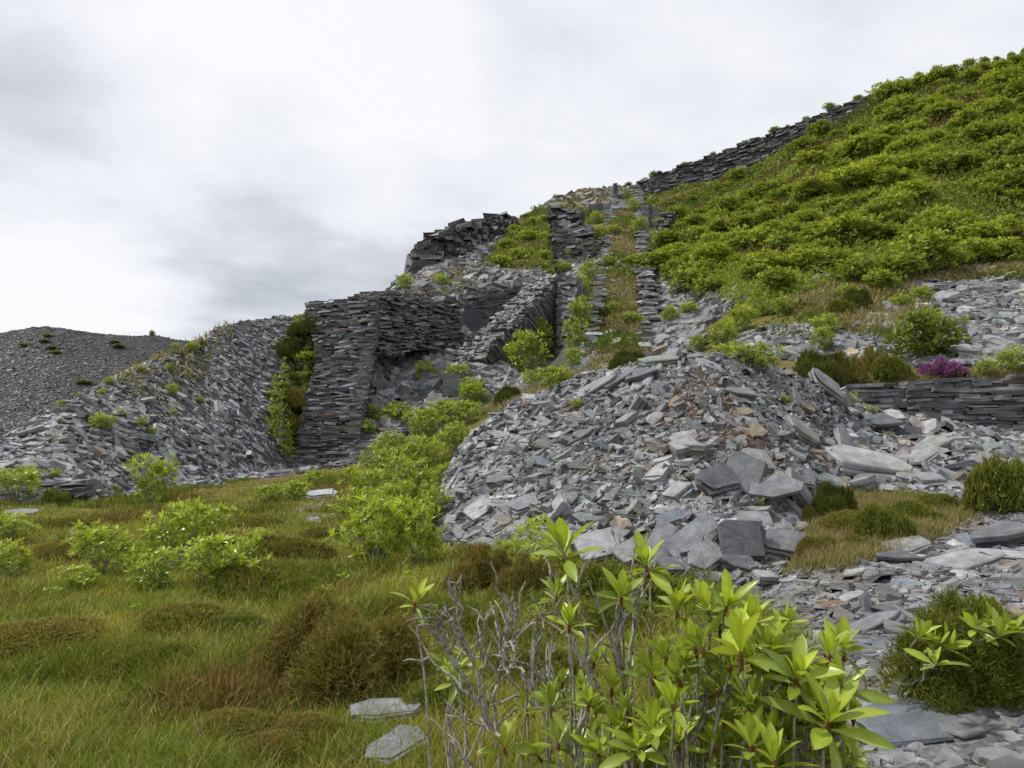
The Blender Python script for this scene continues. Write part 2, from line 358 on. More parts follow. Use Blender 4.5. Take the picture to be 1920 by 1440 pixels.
sl = np.array([.082, .085, .092]) * (.75 + .5 * ns)[..., None]  # darker than the stones, painting shade into the gaps between them
sl = sl * np.where(YY > 112, .62, 1.0)[..., None]
gcol = gr * (1 - slate[..., None]) + sl * slate[..., None]
ni, nj = XX.shape
idx = np.arange(ni * nj).reshape(ni, nj)
q = np.stack([idx[:-1, :-1], idx[1:, :-1], idx[1:, 1:], idx[:-1, 1:]], -1).reshape(-1, 4)
Vt = np.stack([XX, YY, ZG], -1).reshape(-1, 3)
gm, t, b = new_mat('ground_soil_and_chips')
col = attr(t); n = noise(t, 16, 8, .75); n_b = noise(t, 3, 6, .6)
c = mixc(t, 1.0, col, rng_n(t, n, .3, .7, .5, 1.5, False), 'MULTIPLY'); c = mixc(t, 1.0, c, rng_n(t, n_b, .3, .7, .7, 1.3, False), 'MULTIPLY')
t.links.new(c, b.inputs['Base Color']); b.inputs['Roughness'].default_value = .9; b.inputs['Specular IOR Level'].default_value = .2
bump(t, b, n, .9, .06)
me = mesh_data('ground', Vt, q, np.full(len(q), 4), gm, gcol.reshape(-1, 3), True)
# the far hill is cut out of the same sheet so that it carries its own name
nf = int(np.searchsorted(DG, 112))
def sub_sheet(name, j0, j1):
    a = idx[:, j0:j1]; q_ = np.stack([a[:-1, :-1], a[1:, :-1], a[1:, 1:], a[:-1, 1:]], -1).reshape(-1, 4)
    u_, inv = np.unique(q_, return_inverse=True)
    return link(name, mesh_data(name, Vt[u_], inv.ravel(), np.full(len(q_), 4), gm, gcol.reshape(-1, 3)[u_], True))
bpy.data.meshes.remove(me)
tag(sub_sheet('ground', 0, nf), kind='structure', label='rough heathy quarry ground rising to the hillside', cat='ground')
tag(sub_sheet('hills', nf - 1, nj), kind='structure', label='distant grey slate tip with a level top', cat='hill')
bm = bmesh.new(); bmesh.ops.create_grid(bm, x_segments=2, y_segments=2, size=2500); me = bpy.data.meshes.new('terrain'); bm.to_mesh(me); bm.free()
pm, t, b = new_mat('moorland'); t.links.new(mixc(t, noise(t, .05, 6), (.09, .10, .03), (.12, .09, .05)), b.inputs['Base Color']); b.inputs['Roughness'].default_value = .95
me.materials.append(pm); o = link('terrain', me); o.location = (0, 0, -4.5); tag(o, kind='structure', label='moorland reaching to the horizon', cat='terrain')
# a patch under and behind the viewer
bm = bmesh.new(); vs = [bm.verts.new(p) for p in ((-40, 2, -.35), (40, 2, -.35), (40, -30, -.5), (-40, -30, -.5))]; bm.faces.new(vs[::-1]); me = bpy.data.meshes.new('field'); bm.to_mesh(me); bm.free(); me.materials.append(pm)
tag(link('field', me), kind='structure', label='rough grass behind the viewer', cat='field')

# ------------------------------------------------------------------ loose slate
def tones(n, base=.2, sd=.05, brown=.05, pale=.05):
    g = np.clip(rng.normal(base, sd, n), .06, .5)[:, None]
    c = g * np.array([.99, 1.0, 1.04]) * rng.uniform(.94, 1.06, (n, 3))
    k = rng.random(n); w = k < brown
    c[w] = g[w] * np.array([1.28, 1.0, .70]); w = k > 1 - pale; c[w] = np.array([.36, .37, .38]) * rng.uniform(.8, 1.15, (w.sum(), 1))
    return c
K = 6
def stone_batch(bag, pos, nrm, L, W, T, col, tilt=.3, yaw=None, lift=.3):
    n = len(pos)
    if n == 0: return
    nz_ = nrm + rng.normal(0, tilt, (n, 3)); nz_ /= np.linalg.norm(nz_, axis=1, keepdims=True)
    yw = rng.uniform(0, 2 * math.pi, n) if yaw is None else yaw + rng.normal(0, .5, n)
    h = np.stack([np.cos(yw), np.sin(yw), np.zeros(n)], -1)
    x = h - nz_ * (h * nz_).sum(1, keepdims=True); x /= np.linalg.norm(x, axis=1, keepdims=True); y = np.cross(nz_, x)
    th = (np.arange(K) * 2 * math.pi / K)[None] + rng.normal(0, .24, (n, K)); rr = rng.uniform(.72, 1.12, (n, K))
    # squarer outlines: push towards a box
    cx, sy = np.cos(th), np.sin(th); p_ = .72
    cx = np.sign(cx) * np.abs(cx) ** p_; sy = np.sign(sy) * np.abs(sy) ** p_
    X = cx * rr * L[:, None] / 2; Y = sy * rr * W[:, None] / 2
    sh = rng.uniform(.82, 1.08, (n, K))
    zt = T[:, None] * (.5 + rng.normal(0, .14, (n, K))) + X / L[:, None] * T[:, None] * rng.normal(0, .5, (n, 1)); zb = -T[:, None] * (.5 + rng.normal(0, .14, (n, K)))
    c0 = pos + nrm * (T * lift)[:, None]
    def w(a, b_, c_): return c0[:, None, :] + a[..., None] * x[:, None] + b_[..., None] * y[:, None] + c_[..., None] * nz_[:, None]
    top = w(X * sh, Y * sh, zt); bot = w(X, Y, zb); cen = w(X.mean(1, keepdims=True), Y.mean(1, keepdims=True), zt.mean(1, keepdims=True) + T[:, None] * .06)
    V = np.concatenate([top, bot, cen], 1)                     # n, 2K+1
    k = np.arange(K); k2 = (k + 1) % K
    tri = np.stack([k, k2, np.full(K, 2 * K)], -1); qd = np.stack([k, k + K, k2 + K, k2], -1)
    f1 = np.concatenate([tri.ravel(), qd.ravel()]); sz = np.concatenate([np.full(K, 3), np.full(K, 4)])
    F = (np.arange(n) * (2 * K + 1))[:, None] + f1[None]
    # triangle order is kept stone by stone
    bag.add(V.reshape(-1, 3), F.ravel(), np.tile(sz, n), np.repeat(col, 2 * K + 1, 0))
def lay(bag, zone, n, med, sg, lo, hi, asp=(.4, .85), thk=(.12, .34), tilt=.3, base=.2, sd=.05, brown=.05, pale=.05, yaw=None, lift=.3, sink=0.0, dep=None):
    poly, a, b_ = ZONES[zone] if isinstance(zone, str) else zone
    if dep: a, b_ = dep
    p = scatter(poly, a, b_, n); n = len(p)
    if n == 0: return p
    L = np.clip(np.exp(rng.normal(math.log(med), sg, n)), lo, hi); W = L * rng.uniform(*asp, n); T = np.maximum(L * rng.uniform(*thk, n) * .8, .012)
    nr = Hn(p[:, 0], p[:, 1]); p[:, 2] += rng.uniform(-.02, .5, n) * T
    bsc = 14.0 if p[0, 1] > 95 else max(1.2, p[0, 1] * .12)
    stone_batch(bag, p, nr, L, W, T, tones(n, base, sd, brown, pale) * (.62 + .76 * fbm(p[:, 0], p[:, 1] + p[:, 2] * 1.5, bsc, 131, 3))[:, None], tilt, yaw, lift); return p
def finish(bag, name, label, mat, cat='rubble'):
    o = link(name, bag.data(name, mat)); tag(o, label, cat, kind='stuff'); return o
B = Bag()
lay(B, 'mound', 19000, .085, .4, .04, .2, tilt=.42, base=.19, sd=.09, pale=.04, brown=.05, asp=(.3,.85), thk=(.1,.3))
lay(B, 'mound', 4200, .2, .38, .1, .45, tilt=.42, base=.19, sd=.09, pale=.05, brown=.05, asp=(.28,.7), thk=(.1,.28))
LFL = ([(820, 1015), (832, 950), (840, 885), (900, 795), (1000, 745), (1080, 712), (1170, 682), (1240, 690), (1200, 800), (1170, 900), (1130, 1054), (1000, 1044), (900, 1034)], 8.5, 16)
lay(B, LFL, 5200, .25, .36, .12, .5, tilt=.34, base=.19, sd=.09, pale=.06, brown=.03, asp=(.22,.5), thk=(.08,.2), yaw=.15)
lay(B, ([(1250, 665), (1310, 655), (1400, 670), (1530, 712), (1560, 745), (1480, 750), (1330, 735), (1230, 720)], 12, 18), 6000, .05, .4, .03, .12, tilt=.25, base=.24, sd=.07)
lay(B, ([(1180, 760), (1330, 720), (1400, 900), (1330, 1000), (1180, 1000)], 9, 15), 7000, .05, .4, .03, .12, tilt=.3, base=.22, sd=.08, brown=.09)
finish(B, 'slate_rubble', 'grey slate rubble covering the central waste mound', M_STONE)
B = Bag()
lay(B, 'side_scree', 6000, .14, .4, .06, .3, tilt=.34, base=.19, sd=.08)
lay(B, 'side_scree', 3000, .32, .4, .16, .7, asp=(.28, .75), thk=(.1, .3), tilt=.34, base=.2, sd=.085, brown=.05)
finish(B, 'slate_scree', 'tumbled slate scree below the low drystone wall', M_STONE)
B = Bag()
lay(B, 'path', 16000, .06, .45, .02, .16, tilt=.22, thk=(.08, .25), base=.185, sd=.07, brown=.04, pale=.03)
lay(B, 'path', 7000, .13, .4, .06, .32, asp=(.35, .8), tilt=.2, thk=(.06, .2), base=.185, sd=.065, brown=.05, pale=.03)
finish(B, 'slate_chippings', 'flat slate chippings strewn over the path', M_STONE)
B = Bag()
lay(B, 'tip', 24000, .21, .4, .08, .5, asp=(.22, .65), yaw=0.0, tilt=.26, base=.19, sd=.075, brown=.02, pale=.04, thk=(.12, .3))
lay(B, 'tip', 7000, .38, .35, .2, .85, yaw=0.0, sd=.065, asp=(.2, .55), tilt=.24, base=.195, brown=.03, pale=.05, thk=(.08, .22))
finish(B, 'slate_scree', 'loose grey slate covering the steep tip left of the bastion', M_STONE)
B = Bag()
lay(B, ([(1034, 520), (1112, 525), (1114, 478), (1034, 485)], 42, 72), 500, .5, .4, .2, 1.2, tilt=.22, base=.15); lay(B, 'mid_scree', 4200, .5, .4, .2, 1.3, tilt=.3, base=.18); lay(B, 'upper', 6500, .5, .4, .2, 1.3, tilt=.22, base=.125, sd=.04); lay(B, 'patch', 300, .2, .4, .08, .5, tilt=.12, base=.19, thk=(.05, .15))
finish(B, 'slate_scree', 'slate debris below the high quarry walls', M_STONE)
B = Bag()
lay(B, 'hill_scree', 9500, .36, .4, .15, 1.0, asp=(.35, .8), tilt=.22, thk=(.1, .24), base=.165, sd=.06, brown=.02); lay(B, 'hill_scree', 500, .8, .3, .5, 1.6, tilt=.18, thk=(.1, .2), base=.23)
lay(B, 'incline_side', 2200, .55, .4, .2, 1.3, tilt=.2, base=.17); lay(B, 'hill_scree_b', 1300, .55, .4, .2, 1.3, tilt=.2, base=.16); lay(B, 'crest_top', 700, .9, .4, .3, 2.2, tilt=.2, base=.16)
finish(B, 'slate_scree', 'blue-grey slate scree on the slope under the rhododendrons', M_STONE)
B = Bag()
FARP = ([(-500, 660), (0, 610), (90, 605), (130, 608), (340, 630), (420, 640), (340, 700), (60, 860), (0, 900), (-500, 950)], 98, 195)
lay(B, FARP, 48000, .42, .35, .2, 1.3, asp=(.3, .7), tilt=.13, base=.055, sd=.018, brown=.02, pale=.008, thk=(.12, .28))
finish(B, 'slate_scree', 'dark slate waste on the distant tip', M_FAR_STONE)
# ------------------------------------------------------------------ drystone walls: coursed slabs against a dark core
BOXF = np.array([[0, 1, 2, 3], [7, 6, 5, 4], [0, 4, 5, 1], [1, 5, 6, 2], [2, 6, 7, 3], [3, 7, 4, 0]])
def boxes(bag, c, ax, ay, az, L, W, T, col, jit=.06):
    """slabs: centres c (n,3), axes (n,3), sizes (n,)"""
    n = len(c); sg = np.array([[-1, -1, -1], [1, -1, -1], [1, 1, -1], [-1, 1, -1], [-1, -1, 1], [1, -1, 1], [1, 1, 1], [-1, 1, 1]]) * .5
    o = sg[None] + rng.normal(0, jit, (n, 8, 3)); d = np.stack([L, W, T], -1)[:, None, :] * o
    V = c[:, None] + d[..., 0:1] * ax[:, None] + d[..., 1:2] * ay[:, None] + d[..., 2:3] * az[:, None]
    F = (np.arange(n) * 8)[:, None] + BOXF[:, ::-1].ravel()[None]
    bag.add(V.reshape(-1, 3), F.ravel(), np.full(n * 6, 4), np.repeat(col, 8, 0))
def rot_axis(a, k, ang):
    ca, sa = np.cos(ang)[:, None], np.sin(ang)[:, None]
    return a * ca + np.cross(k, a) * sa + k * (k * a).sum(1, keepdims=True) * (1 - ca)
def course_wall(bag, bl, br, tr, tl, ch=.15, sl=.6, depth=.5, base=.13, sd=.035, ragged=.35, prot=.05, lean=.05, core=True, brown=.02, skip=0.0):
    bl, br, tr, tl = map(np.asarray, (bl, br, tr, tl))
    hgt = max(np.linalg.norm(tl - bl), np.linalg.norm(tr - br)); nrows = max(2, int(hgt / ch))
    c, ax, ay, az, L, W, T = [], [], [], [], [], [], []
    for r in range(nrows):
        f = (r + .5) / nrows; a = bl + (tl - bl) * f; b_ = br + (tr - br) * f
        ln = np.linalg.norm(b_ - a); d = (b_ - a) / ln
        upv = (tl + tr) / 2 - (bl + br) / 2; n_ = np.cross(d, upv); n_ /= np.linalg.norm(n_)
        if np.dot(n_, a - np.array([0, 0, CAMZ])) > 0: n_ = -n_
        nh = n_ * [1, 1, 0.0]; nh /= max(1e-6, np.linalg.norm(nh))
        x = -rng.random() * sl
        while x < ln:
            l = sl * math.exp(rng.normal(0, .45)); x0 = max(x, 0); x1 = min(x + l, ln); x += l
            if x1 - x0 < .06 or (f > .93 and rng.random() < ragged) or rng.random() < skip: continue
            dd = d * [1, 1, .35]; dd /= np.linalg.norm(dd); zz = np.cross(dd, -nh); zz = zz if zz[2] > 0 else -zz
            pr = rng.normal(0, prot)
            c.append(a + d * (x0 + x1) / 2 + nh * (pr - depth / 2)); ax.append(dd); ay.append(nh); az.append(zz)
            L.append((x1 - x0) * .985); W.append(depth); T.append(hgt / nrows * min(1.5, max(.45, rng.normal(.93, .22))))
    c, ax, ay, az = map(np.array, (c, ax, ay, az)); n = len(c); L, W, T = map(np.array, (L, W, T))
    ang = rng.normal(0, lean, n); ax = rot_axis(ax, ay, ang); az = rot_axis(az, ay, ang)
    a2 = rng.normal(0, lean * .7, n); ay2 = rot_axis(ay, ax, a2); az = rot_axis(az, ax, a2)
    boxes(bag, c, ax, ay2, az, L, W, T, tones(n, base, sd, brown, .02), .05)
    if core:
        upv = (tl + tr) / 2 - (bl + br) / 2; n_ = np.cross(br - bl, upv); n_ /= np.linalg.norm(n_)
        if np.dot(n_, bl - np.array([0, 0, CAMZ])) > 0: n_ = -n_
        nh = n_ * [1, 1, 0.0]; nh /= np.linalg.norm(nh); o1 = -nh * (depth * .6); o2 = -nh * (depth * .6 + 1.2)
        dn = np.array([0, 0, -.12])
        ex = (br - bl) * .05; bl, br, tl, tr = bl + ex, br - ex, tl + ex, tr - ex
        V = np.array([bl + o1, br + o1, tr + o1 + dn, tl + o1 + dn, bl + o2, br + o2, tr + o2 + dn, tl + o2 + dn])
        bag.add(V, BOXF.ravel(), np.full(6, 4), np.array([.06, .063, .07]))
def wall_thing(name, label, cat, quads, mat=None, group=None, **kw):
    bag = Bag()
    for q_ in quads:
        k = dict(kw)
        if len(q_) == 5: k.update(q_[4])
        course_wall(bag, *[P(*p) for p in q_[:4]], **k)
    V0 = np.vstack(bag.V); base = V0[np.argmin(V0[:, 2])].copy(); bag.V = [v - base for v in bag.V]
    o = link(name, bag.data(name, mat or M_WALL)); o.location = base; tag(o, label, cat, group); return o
# the battered bastion: a front face with a narrow return
wall_thing('stone_bastion', 'tall battered slate bastion with a heathery gully on its left side', 'bastion',
  [((540, 885, 32.6), (664, 885, 32.6), (699, 640, 36.2), (594, 660, 36.2)),
   ((592, 662, 36.2), (699, 642, 36.2), (708, 545, 37.6), (571, 568, 37.6), dict(ragged=.5)),
   ((664, 885, 32.6), (680, 860, 35.0), (708, 640, 38.5), (699, 640, 36.2), dict(core=False)),
   ((571, 600, 37.4), (604, 604, 37.2), (604, 566, 37.5), (571, 569, 37.5), dict(prot=.14, base=.1))], ch=.10, sl=.42, base=.145, sd=.055, prot=.08, lean=.08, brown=.06)
wall_thing('retaining_wall', 'broad slate retaining wall joining the right side of the bastion', 'wall',
  [((703, 668, 37.4), (872, 645, 43.6), (862, 570, 45.0), (706, 549, 38.4)), ((698, 560, 38.0), (760, 566, 40.4), (758, 550, 40.8), (696, 546, 38.2), dict(prot=.25, ragged=.6, base=.11))], ch=.11, sl=.5, base=.115, sd=.045, depth=.7, prot=.1, lean=.1)
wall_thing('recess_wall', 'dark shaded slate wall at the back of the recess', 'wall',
  [((858, 632, 48.0), (1000, 620, 49.5), (1036, 520, 51.5), (860, 566, 48.6), dict(base=.075))], ch=.15, sl=.55, base=.08, depth=.7)  # the recess's shade is put into the darker slab colour
# sloping buttress: leaning slabs in a raking bank
bag = Bag()
A0, A1 = P(878, 668, 40.5), P(1030, 520, 48.0); n = 210
f = np.linspace(0, 1, n); c = A0[None] + (A1 - A0)[None] * f[:, None]
d = (A1 - A0) / np.linalg.norm(A1 - A0); side = np.array([d[1], -d[0], 0]); side /= np.linalg.norm(side)
hh = np.interp(f, [0, .15, .5, 1], [.9, 1.5, 2.2, 2.6])
upl = np.cross(side, d); upl = upl if upl[2] > 0 else -upl
for k in range(2):
    off = (k - .5) * .9
    ax_ = np.tile(d, (n, 1)); ay_ = np.tile(side, (n, 1)); az_ = np.tile(upl, (n, 1))
    ang = rng.normal(.35, .09, n); ax_ = rot_axis(ax_, ay_, ang); az_ = rot_axis(az_, ay_, ang)
    boxes(bag, c + side[None] * (off + rng.normal(0, .06, n))[:, None] - upl[None] * (hh / 2)[:, None] + upl[None] * rng.normal(0, .07, n)[:, None], ax_, ay_, az_, rng.uniform(.06, .13, n), rng.uniform(.9, 1.15, n), hh, tones(n, .13, .035, .02, .02), .04)
m_ = 260; f = rng.random(m_)
stone_batch(bag, A0 + (A1 - A0) * f[:, None] + side * rng.uniform(-.9, .7, (m_, 1)) + upl * .05, np.tile(upl, (m_, 1)), rng.uniform(.2, .6, m_), rng.uniform(.15, .4, m_), rng.uniform(.04, .12, m_), tones(m_, .17, .04), .25)
o = link('sloping_buttress', bag.data('sloping_buttress', M_WALL)); tag(o, 'raking buttress of upright slate slabs sloping down from the incline', 'buttress')
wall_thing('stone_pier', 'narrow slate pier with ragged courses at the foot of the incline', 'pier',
  [((1044, 672, 44.0), (1076, 676, 43.4), (1081, 530, 46.2), (1046, 516, 46.8), dict(base=.17, prot=.16, ch=.2, sl=.8, lean=.12)), ((1034, 650, 45.6), (1044, 672, 44.0), (1046, 516, 46.8), (1033, 522, 48.5), dict(base=.085))], depth=.6, ragged=.2)  # left side coloured darker than the front, shade painted into its slabs
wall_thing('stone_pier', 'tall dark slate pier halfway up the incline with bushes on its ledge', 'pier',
  [((1046, 505, 65), (1106, 502, 64), (1112, 446, 67), (1046, 450, 68), dict(prot=.3, ch=.22, sl=.8, lean=.16, ragged=.7, base=.14)), ((1036, 480, 69), (1046, 505, 65), (1046, 450, 68), (1034, 410, 72), dict(base=.08, prot=.2)),  # shaded left side painted by a darker slab tone than the front
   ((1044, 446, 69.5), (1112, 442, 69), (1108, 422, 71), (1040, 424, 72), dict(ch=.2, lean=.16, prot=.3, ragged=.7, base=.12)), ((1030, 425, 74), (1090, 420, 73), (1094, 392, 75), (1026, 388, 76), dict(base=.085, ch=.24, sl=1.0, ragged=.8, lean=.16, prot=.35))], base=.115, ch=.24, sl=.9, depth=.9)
wall_thing('retaining_wall', 'long dark terrace wall running along the skyline above the rhododendrons', 'wall',
  [((1205, 372, 109), (1320, 352, 106), (1320, 296, 107), (1220, 328, 110)), ((1320, 352, 106), (1480, 282, 101), (1480, 233, 102), (1320, 296, 107)), ((1480, 282, 101), (1640, 190, 97), (1632, 178, 98.5), (1480, 233, 102)), ((1196, 358, 112), (1225, 362, 110), (1225, 332, 111), (1198, 340, 113), dict(prot=.3))], ch=.24, sl=.95, base=.05, sd=.02, depth=1.2, prot=.16, ragged=.6, lean=.09)
wall_thing('stone_pier', 'dark broken slate wall end among bushes right of the incline', 'pier', [((1224, 446, 78), (1250, 450, 77), (1262, 396, 79), (1238, 394, 80), dict(prot=.3))], ch=.25, sl=.9, base=.07)
wall_thing('stone_pier', 'tall narrow slate wall end on the right edge of the upper incline', 'pier', [((1206, 440, 82), (1218, 442, 81), (1216, 384, 84), (1203, 384, 85))], ch=.25, sl=.9, base=.07)
wall_thing('stone_pier', 'thin slate gate pier left of the incline below its head', 'pier', [((1131, 420, 92), (1142, 421, 91.6), (1142, 384, 93), (1131, 384, 93.5), dict(base=.12)), ((1104, 395, 94), (1131, 394, 94), (1131, 382, 94.5), (1104, 383, 94.5))], ch=.25, sl=.7, base=.09)
wall_thing('stone_pier', 'thin dark post of slates breaking the skyline at the incline head', 'pier', [((1150, 392, 100), (1158, 392, 100), (1158, 344, 104), (1150, 344, 104))], ch=.25, sl=.7, base=.09)
wall_thing('rock_outcrop', 'dark slaty rock outcrop in the bushes under the terrace wall', 'rock', [((1360, 342, 98), (1452, 330, 95), (1470, 292, 97), (1390, 302, 99))], ch=.35, sl=1.3, base=.065, prot=.4, lean=.15, ragged=.6)
wall_thing('drystone_wall', 'low drystone wall of long flat slates below the purple heather', 'wall',
  [((1560, 800, 21.3), (1700, 812, 21.2), (1700, 716, 21.6), (1585, 722, 21.8), dict(ragged=.5)), ((1700, 812, 21.2), (1930, 830, 21.0), (1930, 700, 21.5), (1700, 716, 21.6)), ((1930, 830, 21.0), (2240, 830, 20.8), (2240, 690, 21.3), (1930, 700, 21.5))], ch=.095, sl=.62, base=.17, sd=.06, depth=.5, prot=.07, ragged=.3, brown=.05, lean=.035)
wall_thing('drystone_wall', 'low ramped slate wall at the foot of the bastion beside bright bushes', 'wall', [((630, 905, 30.5), (690, 900, 30), (765, 800, 34), (690, 800, 35), dict(lean=.04)),], ch=.16, sl=.9, base=.17, sd=.05, depth=.6, prot=.1)
wall_thing('drystone_wall', 'small collapsed stack of slates at the left foot of the tip', 'wall', [((103, 935, 17.2), (165, 930, 17.4), (158, 898, 17.7), (106, 902, 17.6))], ch=.07, sl=.35, base=.15, sd=.05, depth=.6, prot=.1, ragged=.5)
# adit at the mid scree foot: rock face, mouth's shade painted as near-black slabs
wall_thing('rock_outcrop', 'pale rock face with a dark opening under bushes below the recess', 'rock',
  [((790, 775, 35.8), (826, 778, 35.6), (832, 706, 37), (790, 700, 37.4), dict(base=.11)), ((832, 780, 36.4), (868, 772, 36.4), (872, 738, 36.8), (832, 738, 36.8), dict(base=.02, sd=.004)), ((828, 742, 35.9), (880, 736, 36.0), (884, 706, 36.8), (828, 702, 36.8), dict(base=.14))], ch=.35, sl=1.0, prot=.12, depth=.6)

# weathered crag on the skyline
def crag(name, label, pts, dpt, base=.075):
    """pts: outline (u, v, depth) of the visible rock, clockwise from lower left"""
    bag = Bag(); pts = [P(*p) for p in pts]; c = np.mean(pts, 0)
    cols = 26; rows = 12
    return pts, c
def rock_sheet(name, label, bot, top, cat='rock', base=(.085, .088, .095), rough_=.9, thick=4.0):
    nu, nv = 60, 22; V = []
    for i in range(nu):
        f = i / (nu - 1); bb = P(*[np.interp(f, np.linspace(0, 1, len(bot)), [p[k] for p in bot]) for k in range(3)]); tt = P(*[np.interp(f, np.linspace(0, 1, len(top)), [p[k] for p in top]) for k in range(3)])
        for j in range(nv):
            g = j / (nv - 1); p = bb + (tt - bb) * g
            b_ = (fbm(p[0] + 40, p[2] * 2.2, 2.4, 71, 4) - .5) * 2.2 * rough_ + (np.floor(fbm(p[0], p[2] * 3, 3.0, 77, 3) * 7) / 7 - .5) * 1.6 * rough_
            V.append(p + np.array([0, b_ * (1 if 0 < g < 1 else .3), (fbm(p[0], 3.3, 1.5, 5, 3) - .5) * (1.2 if g == 1 else 0)]))
        V.append(V[-1] + np.array([0, thick, -1.0])); V.append(V[-1] + np.array([0, 1, -6.0]))
    nv2 = nv + 2; ix = np.arange(nu * nv2).reshape(nu, nv2); q_ = np.stack([ix[:-1, :-1], ix[1:, :-1], ix[1:, 1:], ix[:-1, 1:]], -1).reshape(-1, 4)
    V = np.array(V); base_p = V[0].copy(); cc = np.array(base) * (.7 + .6 * fbm(V[:, 0], V[:, 2] * 3, 2, 9, 3))[:, None]
    o = link(name, mesh_data(name, V - base_p, q_, np.full(len(q_), 4), M_FAR_STONE, cc)); o.location = base_p; tag(o, label, cat); return o
wall_thing('rock_outcrop', 'dark weathered crag standing on the skyline above the retaining wall', 'rock',
  [((768, 514, 66), (776, 516, 59.3), (783, 466, 61.8), (778, 474, 68)), ((776, 515, 59.5), (806, 512, 60.5), (810, 449, 63), (783, 466, 62)), ((806, 512, 60.5), (850, 492, 63.5), (852, 429, 68), (810, 449, 63)), ((850, 492, 63.5), (910, 458, 72), (908, 414, 79), (852, 429, 68)), ((910, 458, 72), (972, 425, 90), (966, 409, 95), (908, 414, 79))],
  ch=.42, sl=1.7, base=.055, sd=.018, prot=.3, lean=.14, ragged=.5, depth=1.6, brown=.03)
rock_sheet('rock_outcrop', 'small dark rock step below the skyline crag', [(830, 535, 60), (862, 530, 60), (885, 520, 62)], [(828, 500, 62), (860, 488, 62.5), (885, 490, 65)], thick=2)

# the incline: slabs laid in level steps along both edges of the ramp
def edging(u0, v0, d0, u1, v1, d1, wd, label, f0=0, f1=1):
    a, b_ = P(u0, v0, d0), P(u1, v1, d1); bag = Bag(); n = int(np.linalg.norm(b_ - a) * (f1 - f0) / .42)
    f = np.linspace(f0, f1, n); c = a + (b_ - a) * f[:, None]; c[:, 2] = np.maximum(c[:, 2], H(c[:, 0], c[:, 1])) - .02
    for k in range(3):
        cc = c + np.array([0, 0, -.2 + .14 * k]) + rng.normal(0, 1, (n, 3)) * [.12, .12, .03] + np.stack([rng.uniform(-.3, .3, n), np.zeros(n), np.zeros(n)], -1)
        keep = rng.random(n) < (.95, .8, .45)[k]; m_ = keep.sum()
        an = rng.normal(.0, .22, m_); ax_ = np.stack([np.cos(an), np.sin(an), rng.normal(0, .06, m_)], -1); ax_ /= np.linalg.norm(ax_, axis=1, keepdims=True)
        ay_ = np.cross(np.tile([0, 0, 1.0], (m_, 1)), ax_); ay_ /= np.linalg.norm(ay_, axis=1, keepdims=True); az_ = np.cross(ax_, ay_)
        boxes(bag, cc[keep], ax_, ay_, az_, wd * rng.uniform(.5, 1.15, m_), rng.uniform(.45, .9, m_), rng.uniform(.1, .2, m_), tones(m_, .27, .07, .03, .1), .09)
    V0 = np.vstack(bag.V); bp = V0[0].copy(); bag.V = [v - bp for v in bag.V]
    o = link('stone_edging', bag.data('stone_edging', M_WALL)); o.location = bp; tag(o, label, 'edging', 'stone edgings of the incline')
edging(1092, 712, 36.5, 1156, 350, 118, .8, 'stepped flat slate edging along the left side of the incline, beside bright bushes')
edging(1222, 690, 38, 1198, 350, 118, .95, 'wider tumbled slate edging along the right side of the incline')
B = Bag(); INCL = ([(1085, 720), (1235, 700), (1215, 480), (1200, 350), (1150, 350), (1112, 490)], 35, 120)
lay(B, INCL, 1700, .45, .4, .2, 1.2, tilt=.12, thk=(.08, .18), base=.25, sd=.07)
finish(B, 'slate_litter', 'flat slates scattered over the grassy bed of the incline', M_STONE)
# ------------------------------------------------------------------ foliage makers
def unit(a): return a / np.maximum(np.linalg.norm(a, axis=-1, keepdims=True), 1e-9)
def leaves(bag, base, dirv, upv, L, W, col, fold=.18, droop=.12, seg=0):
    """leaf blades: base (n,3), direction, facing; seg 0 = folded diamond, 1 = long oval of eight faces"""
    n = len(base); side = unit(np.cross(dirv, upv)); up = unit(np.cross(side, dirv))
    L = np.asarray(L)[:, None]; W = np.asarray(W)[:, None]
    if seg == 0:
        mid = base + dirv * L * .55 - up * L * droop * .2
        tip = base + dirv * L - up * L * droop
        ml = mid + side * W / 2 + up * W * fold; mr = mid - side * W / 2 + up * W * fold
        V = np.stack([base, mr, mid, tip, ml], 1); F = np.array([0, 1, 2, 4, 1, 3, 2, 2, 3, 4])
        V = np.stack([base, mr, tip, ml, mid], 1); f = np.array([0, 1, 4, 1, 2, 4, 4, 2, 3, 0, 4, 3]); sz = np.array([3, 3, 3, 3]); k = 5
    else:
        ts = np.array([0, .10, .3, .52, .74, .9, 1.0]); ws = np.array([.10, .22, .74, 1.0, .86, .46, .0])
        rows = []
        for t_, w_ in zip(ts, ws):
            c = base + dirv * L * t_ - up * L * droop * t_ * t_
            rows.append(np.stack([c + side * W * w_ / 2 + up * W * fold * w_, c, c - side * W * w_ / 2 + up * W * fold * w_], 1))
        V = np.concatenate(rows, 1); k = 21; f = []
        for i in range(6):
            for j in range(2): a = i * 3 + j; f += [a, a + 3, a + 4, a + 1]
        f = np.array(f); sz = np.full(12, 4)
    C = np.repeat(col, k, 0)
    if seg == 1: C = C.reshape(n, k, 3).copy(); C[:, 1::3] = C[:, 1::3] * 1.15 + np.array([.05, .05, .01]); C = C.reshape(-1, 3)
    bag.add(V.reshape(-1, 3), ((np.arange(n) * k)[:, None] + f[None]).ravel(), np.tile(sz, n), C)
YOUNG = np.array([.47, .56, .06]); FRESH = np.array([.29, .375, .04]); MATURE = np.array([.16, .22, .03]); OLD = np.array([.085, .13, .024])
